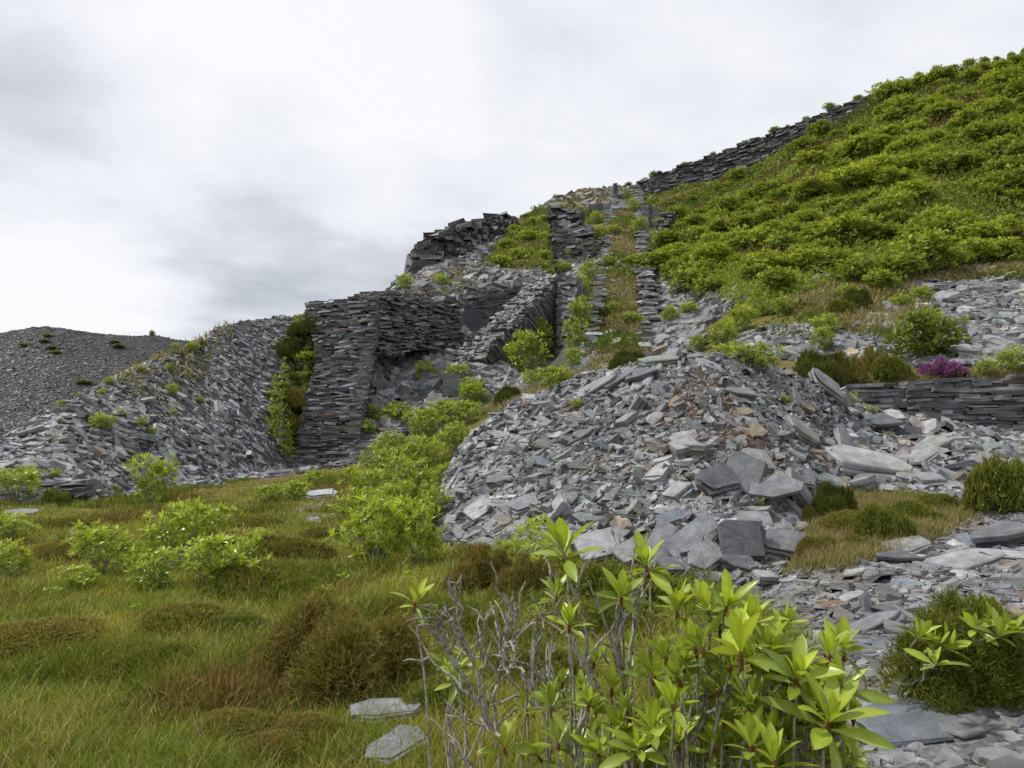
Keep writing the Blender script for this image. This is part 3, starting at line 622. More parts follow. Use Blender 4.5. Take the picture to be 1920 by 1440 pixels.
def whorls(bag, c, axis, r, nl, young, seg=0, wid=.3, spread=(.35, 1.35)):
    """rosettes of long leaves: c (n,3), axis (n,3), leaf length r (n,), young (n,) 0..1"""
    n = len(c); axis = unit(axis); ref = np.where(np.abs(axis[:, 2:3]) < .9, np.array([[0, 0, 1.0]]), np.array([[1.0, 0, 0]]))
    x = unit(np.cross(axis, ref)); y = np.cross(axis, x)
    for k in range(nl):
        ph = 2 * math.pi * (k * .382) + rng.normal(0, .25, n); f = k / max(1, nl - 1)
        el = spread[0] + (spread[1] - spread[0]) * f + rng.normal(0, .14, n)      # angle from the axis
        rad = x * np.cos(ph)[:, None] + y * np.sin(ph)[:, None]
        d = unit(axis * np.cos(el)[:, None] + rad * np.sin(el)[:, None]); up = unit(axis * np.sin(el)[:, None] - rad * np.cos(el)[:, None])
        up = unit(up + rng.normal(0, .22, (n, 3)))
        yk = np.clip(young - f * .45 + rng.normal(0, .12, n), 0, 1)[:, None]
        col = np.where(yk > .5, FRESH + (YOUNG - FRESH) * (yk - .5) * 2, MATURE + (FRESH - MATURE) * yk * 2) * rng.uniform(.8, 1.2, (n, 1))
        L = r * rng.uniform(.55, 1.15, n)
        leaves(bag, c + d * (r * .06)[:, None], d, up, L, L * wid * rng.uniform(.8, 1.2, n), col, droop=.04 + .22 * f, seg=seg)
def tubes(bag, paths, col=(.5, .45, .4), sides=5):
    """paths: list of (points (k,3), radii (k,))"""
    for pts, rad in paths:
        pts = np.asarray(pts, float); k = len(pts); tg = unit(np.gradient(pts, axis=0)); ref = np.array([.31, .17, .93]) if abs(tg[0, 2]) < .9 else np.array([1.0, .1, 0])
        x = unit(np.cross(tg, ref)); y = np.cross(tg, x); an = np.arange(sides) * 2 * math.pi / sides
        V = pts[:, None] + (x[:, None] * np.cos(an)[None, :, None] + y[:, None] * np.sin(an)[None, :, None]) * np.asarray(rad)[:, None, None]
        i = np.arange(k - 1)[:, None] * sides; j = np.arange(sides)[None]; j2 = (j + 1) % sides
        f = np.stack([i + j, i + j2, i + sides + j2, i + sides + j], -1).reshape(-1, 4)
        bag.add(V.reshape(-1, 3), f, np.full(len(f), 4), np.array(col))
def bend(a, b, sag=.15, k=5, wob=.03):
    a = np.asarray(a, float); b = np.asarray(b, float); t_ = np.linspace(0, 1, k)[:, None]; ln = np.linalg.norm(b - a)
    p = a + (b - a) * t_; p[:, 2] += (np.sin(t_ * math.pi) * sag * ln)[:, 0] * .5
    p[1:-1] += rng.normal(0, wob * ln, (k - 2, 3)); return p
def dome_points(n, R_, Hh, lobes=5, inner=.25):
    """points and outward directions on an uneven, lobed bush"""
    cs = [(0, 0, Hh * .5, .62)] + [(math.cos(a) * R_ * rng.uniform(.35, .62), math.sin(a) * R_ * rng.uniform(.35, .62), Hh * rng.uniform(.3, .68), rng.uniform(.34, .52)) for a in np.linspace(0, 6.283, lobes, endpoint=False) + rng.uniform(0, 6)]
    w = np.array([c[3] ** 2 for c in cs]); which = rng.choice(len(cs), n * 3, p=w / w.sum()); cc = np.array([c[:3] for c in cs])[which]; rr = np.array([c[3] for c in cs])[which]
    d = unit(rng.normal(0, 1, (n * 3, 3)) + [0, 0, .35]); rad = 1 - rng.random(n * 3) ** 2 * inner * 1.6
    p = cc + d * (rr * rad)[:, None] * np.array([R_, R_, Hh * .75]) + rng.normal(0, .055, (n * 3, 3)) * [R_ * 1.5, R_ * 1.5, Hh]; ok = p[:, 2] > .03 * Hh
    return p[ok][:n], d[ok][:n]
def make_bush(R_, Hh, nw, leaf, nl=8, young=.6, lobes=5, stems=9, flowers=0, wid=.3, seg=0, ysd=.25, name='rhododendron'):
    """mesh data of one bush: foliage, stems and, where it blooms, flowers"""
    p, d = dome_points(nw, R_, Hh, lobes); B = Bag()
    ax = unit(d * .6 + np.array([0, 0, .75]) + rng.normal(0, .2, d.shape)); hy = np.clip(p[:, 2] / Hh, 0, 1)
    whorls(B, p, ax, leaf * rng.uniform(.75, 1.2, len(p)), nl, np.clip(young + (hy - .55) * .5 + rng.normal(0, ysd, len(p)), 0, 1), seg, wid)
    fol = B.data(name + '_foliage', M_LEAF if wid < .4 else M_FARLEAF)
    B = Bag(); pick = rng.choice(len(p), min(stems, len(p)), False); tubes(B, [(bend((rng.normal(0, .04 * R_), rng.normal(0, .04 * R_), -.1), p[i], .1, 5, .04), np.linspace(.022, .006, 5) * max(.5, Hh)) for i in pick])
    st = B.data(name + '_stems', M_BARK, True); fl = None
    if flowers:
        B = Bag(); pk = rng.choice(len(p), flowers, False)
        for i in pk:
            m_ = 9; dd = unit(rng.normal(0, 1, (m_, 3)) + [0, 0, .6]); leaves(B, np.tile(p[i] + ax[i] * leaf * .25, (m_, 1)), dd, unit(rng.normal(0, 1, (m_, 3))), np.full(m_, leaf * .45), np.full(m_, leaf * .3), np.array([.42, .17, .34]) * rng.uniform(.7, 1.2, (m_, 1)))
        fl = B.data(name + '_blossoms', M_PETAL)
    return fol, st, fl
def place_bush(proto, loc, scale, rz, label, group, name='rhododendron_bush', cat='shrub', squash=1.0, tilt=None):
    r = empty(name, loc); r.rotation_euler = (0, 0, rz) if tilt is None else (tilt[0], tilt[1], rz); r.scale = (scale, scale, scale * squash)
    link('foliage', proto[0], r); link('stems', proto[1], r)
    if proto[2] is not None: link('blossoms', proto[2], r)
    tag(r, label, cat, group); return r

# prototypes (radius 1 m, height about 1.2 m before scaling)
MID = [make_bush(.55, .95, 110, .145, 9, .86, 4, 10, ysd=.3) for _ in range(4)]           # open bright bushes on the flat
MID2 = [make_bush(.55, .85, 190, .12, 8, .66, 6, 10, f, ysd=.3) for f in (0, 0, 5, 0)]    # denser ones
SPRIGGY = [make_bush(.32, .6, 14, .17, 9, .85, 2, 7) for _ in range(3)]
FAR = [make_bush(.62, .9, 330, .135, 6, y, 9, 6, f, wid=.42) for y, f in ((.74, 0), (.62, 0), (.54, 0), (.66, 26), (.84, 0), (.44, 0))]
FARD = [make_bush(.62, .9, 230, .16, 6, .12, 6, 6, 0, wid=.42, ysd=.12) for _ in range(2)]

# ------------------------------------------------------------------ heather
def make_heather(n, L, wid, greens, tips, Hh=.55, name='heather', low=False, subs=0):
    """a mound of fine sprigs, each a kinked stalk with side shoots; unit radius"""
    B = Bag(); a = rng.uniform(0, 6.283, n); rr = np.sqrt(rng.random(n)) * .99; el = rr * 1.42; s1, s2 = rng.uniform(0, 6, 2)
    lump = 1 + .14 * np.sin(a * 3 + s1) * rr + .09 * np.sin(a * 7 + s2) * rr + .10 * (vnoise(np.cos(a) * rr + 5, np.sin(a) * rr + 5, .22, 7) - .5) * 2
    pr = np.stack([np.cos(a) * np.sin(el), np.sin(a) * np.sin(el), np.cos(el) * Hh], -1) * lump[:, None] * (1 - .3 * rng.random(n) ** 2)[:, None]
    nr = unit(np.stack([np.cos(a) * np.sin(el), np.sin(a) * np.sin(el), np.cos(el) / Hh * .8], -1))
    if low:
        ra = .72 + .55 * vnoise(np.cos(a) * 1.3 + s1, np.sin(a) * 1.3 + s2, .6, 3); x_, y_ = np.cos(a) * rr * ra, np.sin(a) * rr * ra
        hh = Hh * np.clip(1 - rr ** 2, 0, 1) ** .5 * (.55 + .6 * fbm(x_ + s1, y_ + s2, .55, 23, 3)); pr = np.stack([x_, y_, hh * (1 - .5 * rng.random(n) ** 2)], -1); nr = unit(np.stack([x_ * 1.5, y_ * 1.5, np.full(n, .25) + .7 * np.clip(1 - rr ** 2, 0, 1)], -1)) if subs else unit(np.stack([x_ * .7, y_ * .7, np.ones(n) * .8], -1))
        if subs:
            sa = rng.uniform(0, 6.283, subs); sr = np.sqrt(rng.random(subs)) * .72; ss = rng.uniform(.36, .55, subs); sh = rng.uniform(.72, 1.0, subs) * (1 - .5 * sr); wk = rng.choice(subs, n, p=ss ** 2 / (ss ** 2).sum())
            pr = pr * np.stack([ss[wk], ss[wk], sh[wk]], -1) + np.stack([np.cos(sa[wk]) * sr[wk], np.sin(sa[wk]) * sr[wk], np.zeros(n)], -1)
    d = unit(nr + np.array([0, 0, .3]) + rng.normal(0, .42, (n, 3))); L_ = L * rng.uniform(.5, 1.3, n) * np.where(rng.random(n) < .15, 1.8, 1.0)
    pch = np.clip(vnoise(pr[:, 0] + 5, pr[:, 1] + pr[:, 2], .3, 61) * 1.6 - .3, 0, 1)[:, None]
    cb = np.array(greens[0]) * (1 - pch) + np.array(greens[1]) * pch; cb = cb * rng.uniform(.65, 1.3, (n, 1))
    ct = np.array(tips[0]) * (1 - pch) + np.array(tips[1]) * pch; ct = ct * rng.uniform(.65, 1.35, (n, 1))
    base = pr - d * (L_ * .7)[:, None]
    for k in range(3):
        dk = d if k == 0 else unit(d + rng.normal(0, .55, (n, 3))); b0 = base if k == 0 else base + d * (L_ * rng.uniform(.25, .6, n))[:, None]; lk = L_ * (1 if k == 0 else .5)
        side = unit(np.cross(dk, rng.normal(0, 1, (n, 3)))) * (wid * rng.uniform(.6, 1.3, n))[:, None]
        m1 = b0 + dk * (lk * .5)[:, None] + rng.normal(0, .07, (n, 3)) * lk[:, None]; tp = b0 + dk * lk[:, None] + rng.normal(0, .12, (n, 3)) * lk[:, None]
        V = np.stack([b0 - side * .4, b0 + side * .4, m1 + side, m1 - side, tp], 1); C = np.stack([cb * .85, cb * .85, cb, cb, ct], 1)
        B.add(V.reshape(-1, 3), ((np.arange(n) * 5)[:, None] + np.array([0, 1, 2, 3, 3, 2, 4])).ravel(), np.tile([4, 3], n), C.reshape(-1, 3))
    s = B.data(name + '_sprigs', M_SPRIG); B = Bag()
    tubes(B, [(bend((0, 0, -.05), pr[i] * .8, .05, 4, .05), np.linspace(.012, .004, 4)) for i in rng.choice(n, 16, False)], sides=4)
    return s, B.data(name + '_stems', M_BARK), (float(np.percentile(pr[:, 2], 98)) if low else Hh)
GRN = ((.13, .17, .024), (.18, .205, .03)); BRN = ((.34, .25, .085), (.41, .285, .115)); OLV = ((.25, .27, .045), (.29, .25, .07))
RUS = ((.20, .215, .036), (.25, .205, .055))
HE_HERO = [make_heather(15000, .15, .0052, RUS, BRN, 1.5, low=True, subs=11), make_heather(16000, .15, .0055, GRN, OLV, 1.6, low=True, subs=13)]
HE_BROWN = [make_heather(7000, .16, .008, RUS, BRN, .8, low=True, subs=8), make_heather(4200, .18, .012, RUS, BRN, .8, low=True, subs=8)]
HE_GREEN = [make_heather(7000, .16, .008, GRN, OLV, .8, low=True, subs=8), make_heather(4600, .18, .012, GRN, OLV, .8, low=True, subs=8), make_heather(4200, .18, .012, ((.075, .10, .016), (.09, .12, .02)), ((.13, .15, .026), (.17, .14, .04)), .8, low=True, subs=8)]
LOW_B = [make_heather(5200, .13, .008, RUS, BRN, low=True), make_heather(3400, .14, .012, RUS, ((.17, .13, .04), (.20, .14, .05)), low=True)]
LOW_G = [make_heather(5200, .13, .008, GRN, OLV, low=True), make_heather(3400, .14, .012, GRN, OLV, low=True), make_heather(3400, .14, .012, RUS, OLV, low=True)]
HE_PURP = [make_heather(3600, .18, .014, ((.16, .05, .14), (.14, .09, .05)), ((.52, .15, .60), (.58, .22, .64)), .7, low=True, subs=7)]
def place_heather(proto, u, v, w_px, h_px, label, group=None, name='heather_bush', cat='heather', dmin=.75, sink=.04):
    p = hit(u, v, dmin); m_px = FPX / p[1]; rx = w_px / 2 / m_px; hz = h_px / m_px
    p[1] += rx * .35; p[2] = H(p[0], p[1]) - sink * hz
    r = empty(name, p); r.scale = (rx, rx * .85, hz / proto[2]); r.rotation_euler = (0, 0, rng.uniform(-.6, .6)); link('sprigs', proto[0], r); link('stems', proto[1], r); tag(r, label, cat, group); return r
# ------------------------------------------------------------------ rhododendrons, one by one
def bush_at(kind, u, v, w_px, h_px, label, group, dmin=.75, **kw):
    """foot of the bush at a spot seen in the photo; its spread and height measured there"""
    p = hit(u, v, dmin); m_px = FPX / p[1]; w = w_px / m_px; h = h_px / m_px
    pr = kind[int(rng.integers(len(kind)))] if isinstance(kind, list) else kind
    s = w / 1.25; sq = min(2.2, max(.5, (h / 1.02) / s)); p[2] -= .03 * h
    return place_bush(pr, p, s, rng.uniform(0, 6.28), label, group, squash=sq, **kw)
GF = 'bright rhododendron bushes on the heathy flat'
for k, u, v, w, h, lab in [
    (MID, 288, 945, 84, 96, 'upright rhododendron standing against the foot of the slate tip'), (MID, 30, 935, 90, 62, 'rhododendron at the slate tip foot by the picture edge'),
    (MID, 15, 1018, 80, 62, 'pale green rhododendron behind the grass at the picture edge'), (MID, 12, 1082, 84, 70, 'broad bright rhododendron cut by the left picture edge'),
    (MID, 190, 1070, 115, 98, 'rounded bright rhododendron in the dark heather, leftmost of the clump'), (MID, 150, 1100, 70, 45, 'low rhododendron spreading in front of the rounded one'),
    (SPRIGGY, 252, 1040, 50, 50, 'small sprig of rhododendron between two larger clumps'), (MID, 322, 1055, 125, 125, 'tall middle rhododendron of the clump on the flat'), (MID, 378, 1020, 90, 80, 'rhododendron behind the tall middle one of the clump'),
    (MID, 285, 1098, 95, 72, 'low leafy rhododendron in front of the clump, with spreading whorls'), (MID, 408, 1092, 125, 100, 'wide bright rhododendron at the near right of the clump'), (MID, 452, 1075, 70, 75, 'slender rhododendron beside the wide one in the clump'),
    (SPRIGGY, 508, 1078, 58, 68, 'small glossy rhododendron alone in brown heather'), (SPRIGGY, 390, 985, 55, 50, 'little rhododendron on the pale grass, left of a pair'), (SPRIGGY, 440, 978, 60, 50, 'little rhododendron on the pale grass, right of a pair'),
    (MID2, 508, 942, 60, 42, 'low rhododendron before the scree, near the flat slate patch'), (MID2, 552, 938, 60, 45, 'rhododendron beside the flat slate patch'), (SPRIGGY, 492, 1020, 46, 40, 'tiny rhododendron shoots on a heather hummock'),
    (SPRIGGY, 610, 1118, 66, 36, 'flat spray of pale leaves low in the grass'), (SPRIGGY, 660, 1146, 46, 44, 'single seedling rhododendron with upright yellow-green leaves'), (SPRIGGY, 686, 1066, 34, 28, 'small dark-stemmed seedling at the edge of the thicket'),
    (SPRIGGY, 395, 1112, 44, 24, 'small low seedling right in front of the clump'), (SPRIGGY, 255, 1146, 40, 26, 'seedling rhododendron half sunk in grass'), (MID2, 590, 905, 56, 30, 'low bush in front of the bastion foot'), (MID, 352, 985, 70, 50, 'rhododendron at the far edge of the clump on the flat'), (SPRIGGY, 560, 1075, 40, 36, 'small pale seedling between heather hummocks near the thicket'), (SPRIGGY, 95, 1120, 50, 36, 'low rhododendron sprig in grass left of the clump'), (MID, 470, 1040, 66, 50, 'bright rhododendron behind the slender one'), (SPRIGGY, 640, 1095, 50, 34, 'pale low shoots at the edge of the thicket'), (MID2, 45, 905, 60, 40, 'dark bush with bright tips at the left edge under the tip')]:
    bush_at(k, u, v + h * .08, w * 1.3, h * 1.08, lab, GF)
GT = 'rhododendrons of the thicket beside the central slate mound'
for k, u, v, w, h, lab in [
    (MID, 700, 1066, 165, 150, 'large pale rhododendron with bare lower stems at the thicket end'), (MID, 780, 1062, 150, 140, 'rhododendron with forked white stems touching the slate mound'), (MID, 672, 1015, 120, 110, 'darker rhododendron on the left fringe of the thicket'),
    (MID2, 750, 1005, 150, 125, 'dense rhododendron in the middle of the thicket'), (MID2, 820, 985, 90, 90, 'glossy rhododendron leaning on the left edge of the slate mound'), (MID, 690, 960, 120, 95, 'rhododendron on the slope above the thicket end'),
    (MID2, 775, 945, 140, 105, 'broad rhododendron below the pinkish bushes'), (MID2, 835, 925, 60, 70, 'narrow rhododendron squeezed beside the slate mound'), (MID2, 725, 908, 115, 85, 'low rhododendron right of the ramped wall'),
    (MID2, 790, 885, 110, 80, 'olive rhododendron in the gully with brown twigs'), (MID2, 850, 850, 90, 70, 'rhododendron with pink buds beside the mound crest'), (MID2, 800, 830, 100, 80, 'yellowish rhododendron in the upper gully'),
    (MID2, 870, 800, 90, 60, 'bright rhododendron where the gully narrows'), (MID2, 830, 790, 80, 50, 'pink flowered rhododendron below the dark opening'), (MID2, 890, 760, 70, 50, 'rhododendron at the top of the gully near the opening'), (MID2, 735, 860, 90, 60, 'spreading bush below the ramped wall'),
    (MID, 1010, 1098, 150, 125, 'leafy rhododendron in front of the slate mound with a red stem'), (MID, 960, 1085, 80, 80, 'bright rhododendron left of the red stemmed one'), (SPRIGGY, 765, 1098, 75, 50, 'low young rhododendron in heather by the forked white stems')]:
    bush_at(k, u, v, w, h, lab, GT)
GW = 'bushes among the quarry walls'
for k, u, v, w, h, lab, dm in [
    (MID2, 740, 798, 90, 52, 'ferny green bush at the foot of the mid scree', 28), (MID2, 685, 825, 50, 45, 'dark green bush in the angle of the ramped wall', 28), (MID2, 660, 838, 40, 30, 'small green bush at the bastion foot', 28), (MID2, 700, 790, 50, 40, 'green bush against the right base of the bastion', 28),
    (MID2, 710, 655, 24, 34, 'single small bush high on the bastion corner', 34), (MID2, 800, 722, 62, 55, 'pale bush left of the dark opening', 28), (MID2, 855, 715, 60, 40, 'dark green bush over the dark opening', 28), (MID2, 885, 745, 60, 45, 'bush at the right side of the dark opening', 28),
    (MID2, 985, 705, 110, 105, 'big rhododendron with pink flowers filling the hollow under the buttress', 30), (MID2, 1015, 665, 60, 80, 'bush between the buttress and the pier', 30), (MID2, 945, 680, 50, 50, 'bush at the lower end of the raking buttress', 30), (MID2, 1022, 595, 34, 50, 'bush in the dark corner beside the pier', 38),
    (MID2, 1040, 735, 90, 60, 'bright rhododendron at the foot of the incline', 30), (MID2, 1000, 728, 60, 40, 'low rhododendron left of the incline foot', 30), (MID2, 1075, 690, 46, 46, 'bush at the lowest end of the green strip', 30),
    (MID2, 1080, 660, 60, 78, 'bright bush on the strip between pier and incline, second from below', 36), (MID2, 1086, 620, 58, 78, 'bright bush midway on the strip between pier and incline', 40), (MID2, 1092, 580, 54, 78, 'bright bush near the top of the strip beside the incline', 44), (MID2, 1100, 540, 48, 66, 'topmost bright bush of the strip beside the incline', 48),
    (MID2, 1070, 490, 36, 30, 'bush on the ledge of the upper pier', 55), (MID2, 758, 548, 46, 42, 'dark rounded bush on the skyline right of the bastion', 48), (MID2, 742, 540, 24, 26, 'small bush on the skyline beside the rounded one', 48), (MID2, 830, 540, 34, 34, 'bright bush on the ledge below the crag', 46), (FARD, 812, 478, 26, 18, 'small bush growing on the crag', 60),
    (FARD, 1055, 408, 40, 26, 'bush on the top of the upper pier', 60), (MID2, 1085, 410, 34, 30, 'green bush right of the upper pier top', 60), (FARD, 1178, 352, 16, 12, 'tiny bush on the skyline at the incline head', 90), (MID2, 1125, 450, 40, 34, 'bush on the incline edge by the upper pier', 60), (MID2, 1200, 440, 46, 40, 'bush at the right side of the upper incline', 60), (MID2, 1190, 400, 40, 34, 'bush near the incline head', 70), (MID2, 1150, 440, 40, 24, 'low bush on the upper incline bed', 60),
    (MID2, 1030, 470, 30, 40, 'bush against the left side of the upper pier', 55), (MID2, 1100, 470, 26, 26, 'small bush on the right side of the upper pier', 55), (FAR, 1065, 430, 34, 20, 'low bush on the middle ledge of the upper pier', 62), (MID2, 1060, 512, 50, 24, 'low bush on rubble between the two piers', 45), (MID2, 1118, 420, 30, 30, 'bush between upper pier and thin gate pier', 65),
    (MID2, 1140, 500, 40, 24, 'low dark bush on the incline bed', 50), (MID2, 1185, 496, 44, 22, 'low bush right on the incline bed', 50), (MID2, 1185, 605, 46, 26, 'bright low bush on the lower incline bed', 38), (MID2, 1150, 585, 30, 24, 'small bush in dry grass of the incline bed', 38),
    (MID2, 1255, 610, 46, 46, 'bush in the slates right of the incline', 34), (MID2, 1290, 595, 50, 36, 'bush beside the loose slates right of the incline', 34)]:
    bush_at(k, u, v, w, h, lab, GW, dm, name='leafy_bush', cat='bush')
GP = 'small bushes on the slate tip'
for k, u, v, w, h, lab in [
    (MID2, 193, 810, 66, 44, 'rounded bright bush on the slate tip, largest of three'), (MID2, 226, 780, 26, 16, 'small bush just above the rounded one on the tip'), (MID2, 264, 803, 26, 24, 'small round bush right of the largest on the tip'), (MID2, 284, 820, 28, 26, 'small bright bush lowest on the tip'),
    (MID2, 322, 744, 30, 28, 'bush halfway up the slate tip'), (MID2, 360, 662, 34, 26, 'bush near the tip crest'), (MID2, 318, 700, 20, 24, 'slim bush under the tip crest'), (MID2, 205, 724, 28, 20, 'bush on the skyline of the tip'), (MID2, 265, 700, 34, 18, 'spreading bush on the tip skyline'), (MID2, 120, 764, 34, 18, 'low bush at the lower tip skyline'), (MID2, 150, 748, 24, 14, 'little bush on the tip skyline'), (MID2, 190, 742, 22, 16, 'tuft of bush on the tip edge'), (MID2, 330, 655, 22, 14, 'bush on the tip skyline near the far hill'), (MID2, 450, 605, 30, 14, 'low bush on the tip top'), (MID2, 375, 756, 22, 16, 'grey-green bush on the tip middle'), (MID2, 326, 784, 22, 20, 'bush low on the tip'), (MID2, 100, 900, 34, 24, 'bush near the collapsed stack of slates'), (MID2, 215, 925, 22, 22, 'seedling at the tip foot')]:
    bush_at(k, u, v, w, h, lab, GP, 15, name='leafy_bush', cat='bush')
GG = 'bushes in the gully left of the bastion'
for u, v, w, h, dk in [(574, 648, 44, 26, 1), (560, 650, 50, 34, 0), (575, 680, 50, 36, 0), (540, 680, 40, 30, 1), (545, 712, 44, 34, 0), (570, 712, 46, 34, 0), (525, 730, 44, 32, 0), (560, 745, 50, 36, 0), (535, 765, 46, 30, 1), (508, 750, 34, 34, 0), (550, 785, 46, 34, 1), (530, 800, 40, 28, 0), (545, 825, 44, 32, 1), (510, 780, 34, 40, 0), (535, 850, 36, 26, 0)]:
    (bush_at(MID2, u + rng.uniform(-12, 6), v, w * rng.uniform(.7, 1.25), h * rng.uniform(.45, .75), 'yellow-green bush in the gully between the loose tip and the bastion', GG, 25, name='leafy_bush', cat='bush') if not dk else place_heather([HE_GREEN[2], HE_BROWN[1]][int(u) % 2], u, v, w * 1.9, h * 1.25, 'dark heather in the gully between the loose tip and the bastion', 'heather in the gully', dmin=25))
for u, v, w, h, k in [(940, 500, 60, 40, 0), (975, 490, 60, 46, 0), (1015, 490, 46, 40, 0), (950, 470, 56, 40, 1), (990, 455, 60, 44, 0), (1022, 455, 36, 40, 0), (965, 440, 50, 36, 0), (1000, 425, 50, 34, 0), (1020, 420, 30, 30, 1), (930, 490, 30, 26, 1), (1030, 520, 34, 30, 0), (985, 410, 36, 18, 0)]:
    bush_at(FAR[:3] if k else [FAR[0], FAR[4]], u, v, w * .7, h * .6, 'green bush on the steep slope between the crag and the upper pier', 'bushes on the slope below the crag', 45, name='leafy_bush', cat='bush')
for k, u, v, w, h, lab in [
    (FARD, 1742, 676, 150, 108, 'large dark green glossy bush on the scree above the purple heather'), (MID2, 1905, 700, 90, 62, 'green rhododendron at the right edge above the low wall'), (MID2, 1850, 705, 46, 40, 'pale bush beside the dead log'), (MID2, 1420, 694, 120, 60, 'yellowish rhododendron with bare twigs behind the mound crest, wide and low'), (MID2, 1370, 680, 90, 48, 'yellowish rhododendron behind the mound crest, beside the wide one'),
    (MID2, 1545, 660, 60, 60, 'upright bush on the scree above the heather'), (MID2, 1545, 630, 70, 50, 'bush on the scree behind the upright one'), (MID2, 1470, 590, 60, 40, 'bush at the lower fringe of the hillside bushes'), (MID2, 1730, 570, 60, 40, 'dark bush at the margin of the upper scree'), (MID2, 1590, 560, 50, 34, 'bush by the long pale slab'), (MID2, 1690, 580, 50, 34, 'bush on the moss above the big dark bush'),
    (MID2, 1355, 650, 80, 60, 'bright rhododendron right of the loose slates'), (MID2, 1310, 660, 44, 40, 'bush beside the mound summit'), (MID2, 1390, 620, 80, 60, 'bright rhododendron above the bare twigged one'), (SPRIGGY, 1600, 765, 50, 50, 'spindly rhododendron at the left end of the low wall'), (SPRIGGY, 1632, 782, 50, 40, 'rhododendron seedling below the low wall, with yellow leaves'), (SPRIGGY, 1660, 800, 50, 30, 'low rhododendron in the slates below the wall'), (SPRIGGY, 1578, 752, 40, 30, 'bright seedling where the mound meets the low wall'),
    (SPRIGGY, 1700, 900, 44, 34, 'ferny tuft beside the big pale slab'), (SPRIGGY, 1915, 985, 22, 24, 'bright seedling at the right edge by the path'), (MID2, 1082, 768, 36, 24, 'round fern on the left slope of the mound'), (MID2, 1472, 758, 34, 20, 'round green fern near the mound summit'), (SPRIGGY, 1425, 1072, 40, 36, 'pale fern at the foot of the boulders'), (SPRIGGY, 1080, 745, 24, 12, 'small fern on the mound crest')]:
    bush_at(k, u, v, w, h, lab, 'bushes on the right-hand scree and mound', 10 if v > 690 else 20, name='fern' if 'fern' in lab else 'rhododendron_bush')
# the thicket on the hillside
HILLP = [(1222, 500), (1240, 440), (1235, 395), (1285, 368), (1400, 325), (1470, 300), (1510, 262), (1600, 215), (1650, 186), (1760, 140), (1920, 108), (2080, 50), (2080, 495), (1920, 492), (1800, 490), (1735, 505), (1690, 545), (1560, 535), (1500, 560), (1430, 590), (1330, 560), (1280, 540)]
got = []
for _ in range(6000):
    u, v = float(rng.uniform(1210, 2010)), float(rng.uniform(100, 620))
    if not inpoly(HILLP, u, v) or fbm(u, v * 1.7, 95, 97, 2) > .66: continue
    p = hit(u, v, 30) if len(got) < 400 else None; w = min(2.35 * math.exp(rng.normal(0, .38)), 5.0) * FPX / p[1]
    if all(((u - a) / (.44 * (w + w2) / 2)) ** 2 + ((v - b_) / (.30 * (w + w2) / 2)) ** 2 > 1 for a, b_, w2 in got): got.append((u, v, w))
    if len(got) >= 215: break
for (u, v, w) in got:
    n_ = fbm(u, v * 1.6, 150, 91, 2); k = int(np.clip((n_ - .3) * 12, 0, 5)) ; k = [5, 2, 1, 3, 0, 4][k] if rng.random() < .7 else int(rng.integers(6))
    shade = {5: 'dark green', 2: 'olive green', 1: 'mid green', 3: 'pink flowered', 0: 'fresh green', 4: 'yellow-green'}[k]
    band = ('on the upper hillside just under the terrace wall' if v < 330 - (u - 1220) * .25 else 'along the lower margin of the hillside thicket above the scree' if v > 440 else 'in the middle of the hillside thicket')
    sd_ = 'near the incline' if u < 1400 else 'towards the right edge' if u > 1720 else 'halfway along'
    bush_at(FAR[k], u, v + w * .2, w * 1.12, w * rng.uniform(.5, .85), f'{shade} rhododendron {band}, {sd_}'.replace('along the lower margin of the hillside thicket above the scree', 'on the lower margin of the hillside thicket'), 'rhododendrons of the hillside thicket', 30)
for i in range(26):
    f = i / 25; u = 1225 + f * 700; v = np.interp(u, [1220, 1270, 1420, 1520, 1630, 1760, 1920], [331, 317, 263, 219, 184, 136, 102])
    if u < 1600 and i % 2: continue
    p = P(u + rng.uniform(-8, 8), v + 3, np.interp(u, [1220, 1920], [112, 97])); s = rng.uniform(.7, 1.5)
    place_bush(FAR[int(rng.integers(3))], p, s, rng.uniform(0, 6), 'small bush on the skyline along the top of the hillside', 'bushes on the hillside skyline', squash=.9, name='leafy_bush', cat='bush')
place_bush(FARD[0], P(285, 632, 181), 1.1, 0, 'tiny dark tree alone on the far tip skyline', None, name='tree', cat='tree', squash=1.5)
for i, (u, v) in enumerate([(90, 632), (96, 655), (104, 664), (45, 650), (222, 652), (216, 645), (158, 720), (82, 642)]):
    place_bush(FARD[i % 2], hit(u, v, 120), rng.uniform(1.6, 2.8), i, 'small green bush on the face of the far tip', 'bushes on the far tip', name='leafy_bush', cat='bush', squash=.35)
# undergrowth between the bushes of the thicket
p = np.vstack([scatter(HILLP, 38, 108, 36000), scatter([(1205, 420), (1212, 365), (1330, 345), (1500, 262), (1640, 190), (1640, 215), (1480, 300), (1290, 385)], 70, 110, 1800), scatter([(900, 505), (960, 440), (1000, 400), (1040, 380), (1035, 515)], 45, 110, 900), scatter([(525, 860), (492, 800), (505, 720), (540, 640), (565, 595), (606, 600), (600, 680), (575, 770), (552, 860)], 28, 42, 800), scatter([(1400, 640), (1480, 570), (1560, 535), (1720, 540), (1740, 570), (1620, 610), (1500, 640)], 28, 60, 300)]); B = Bag(); n = len(p)
nn = Hn(p[:, 0], p[:, 1]); p = p + nn * rng.uniform(0, 1, (n, 1)) * (.25 + 1.1 * np.clip(fbm(p[:, 0], p[:, 1], 2.6, 47, 2) - .3, 0, 1) * np.clip((p[:, 1] - 36) / 10, .15, 1))[:, None]
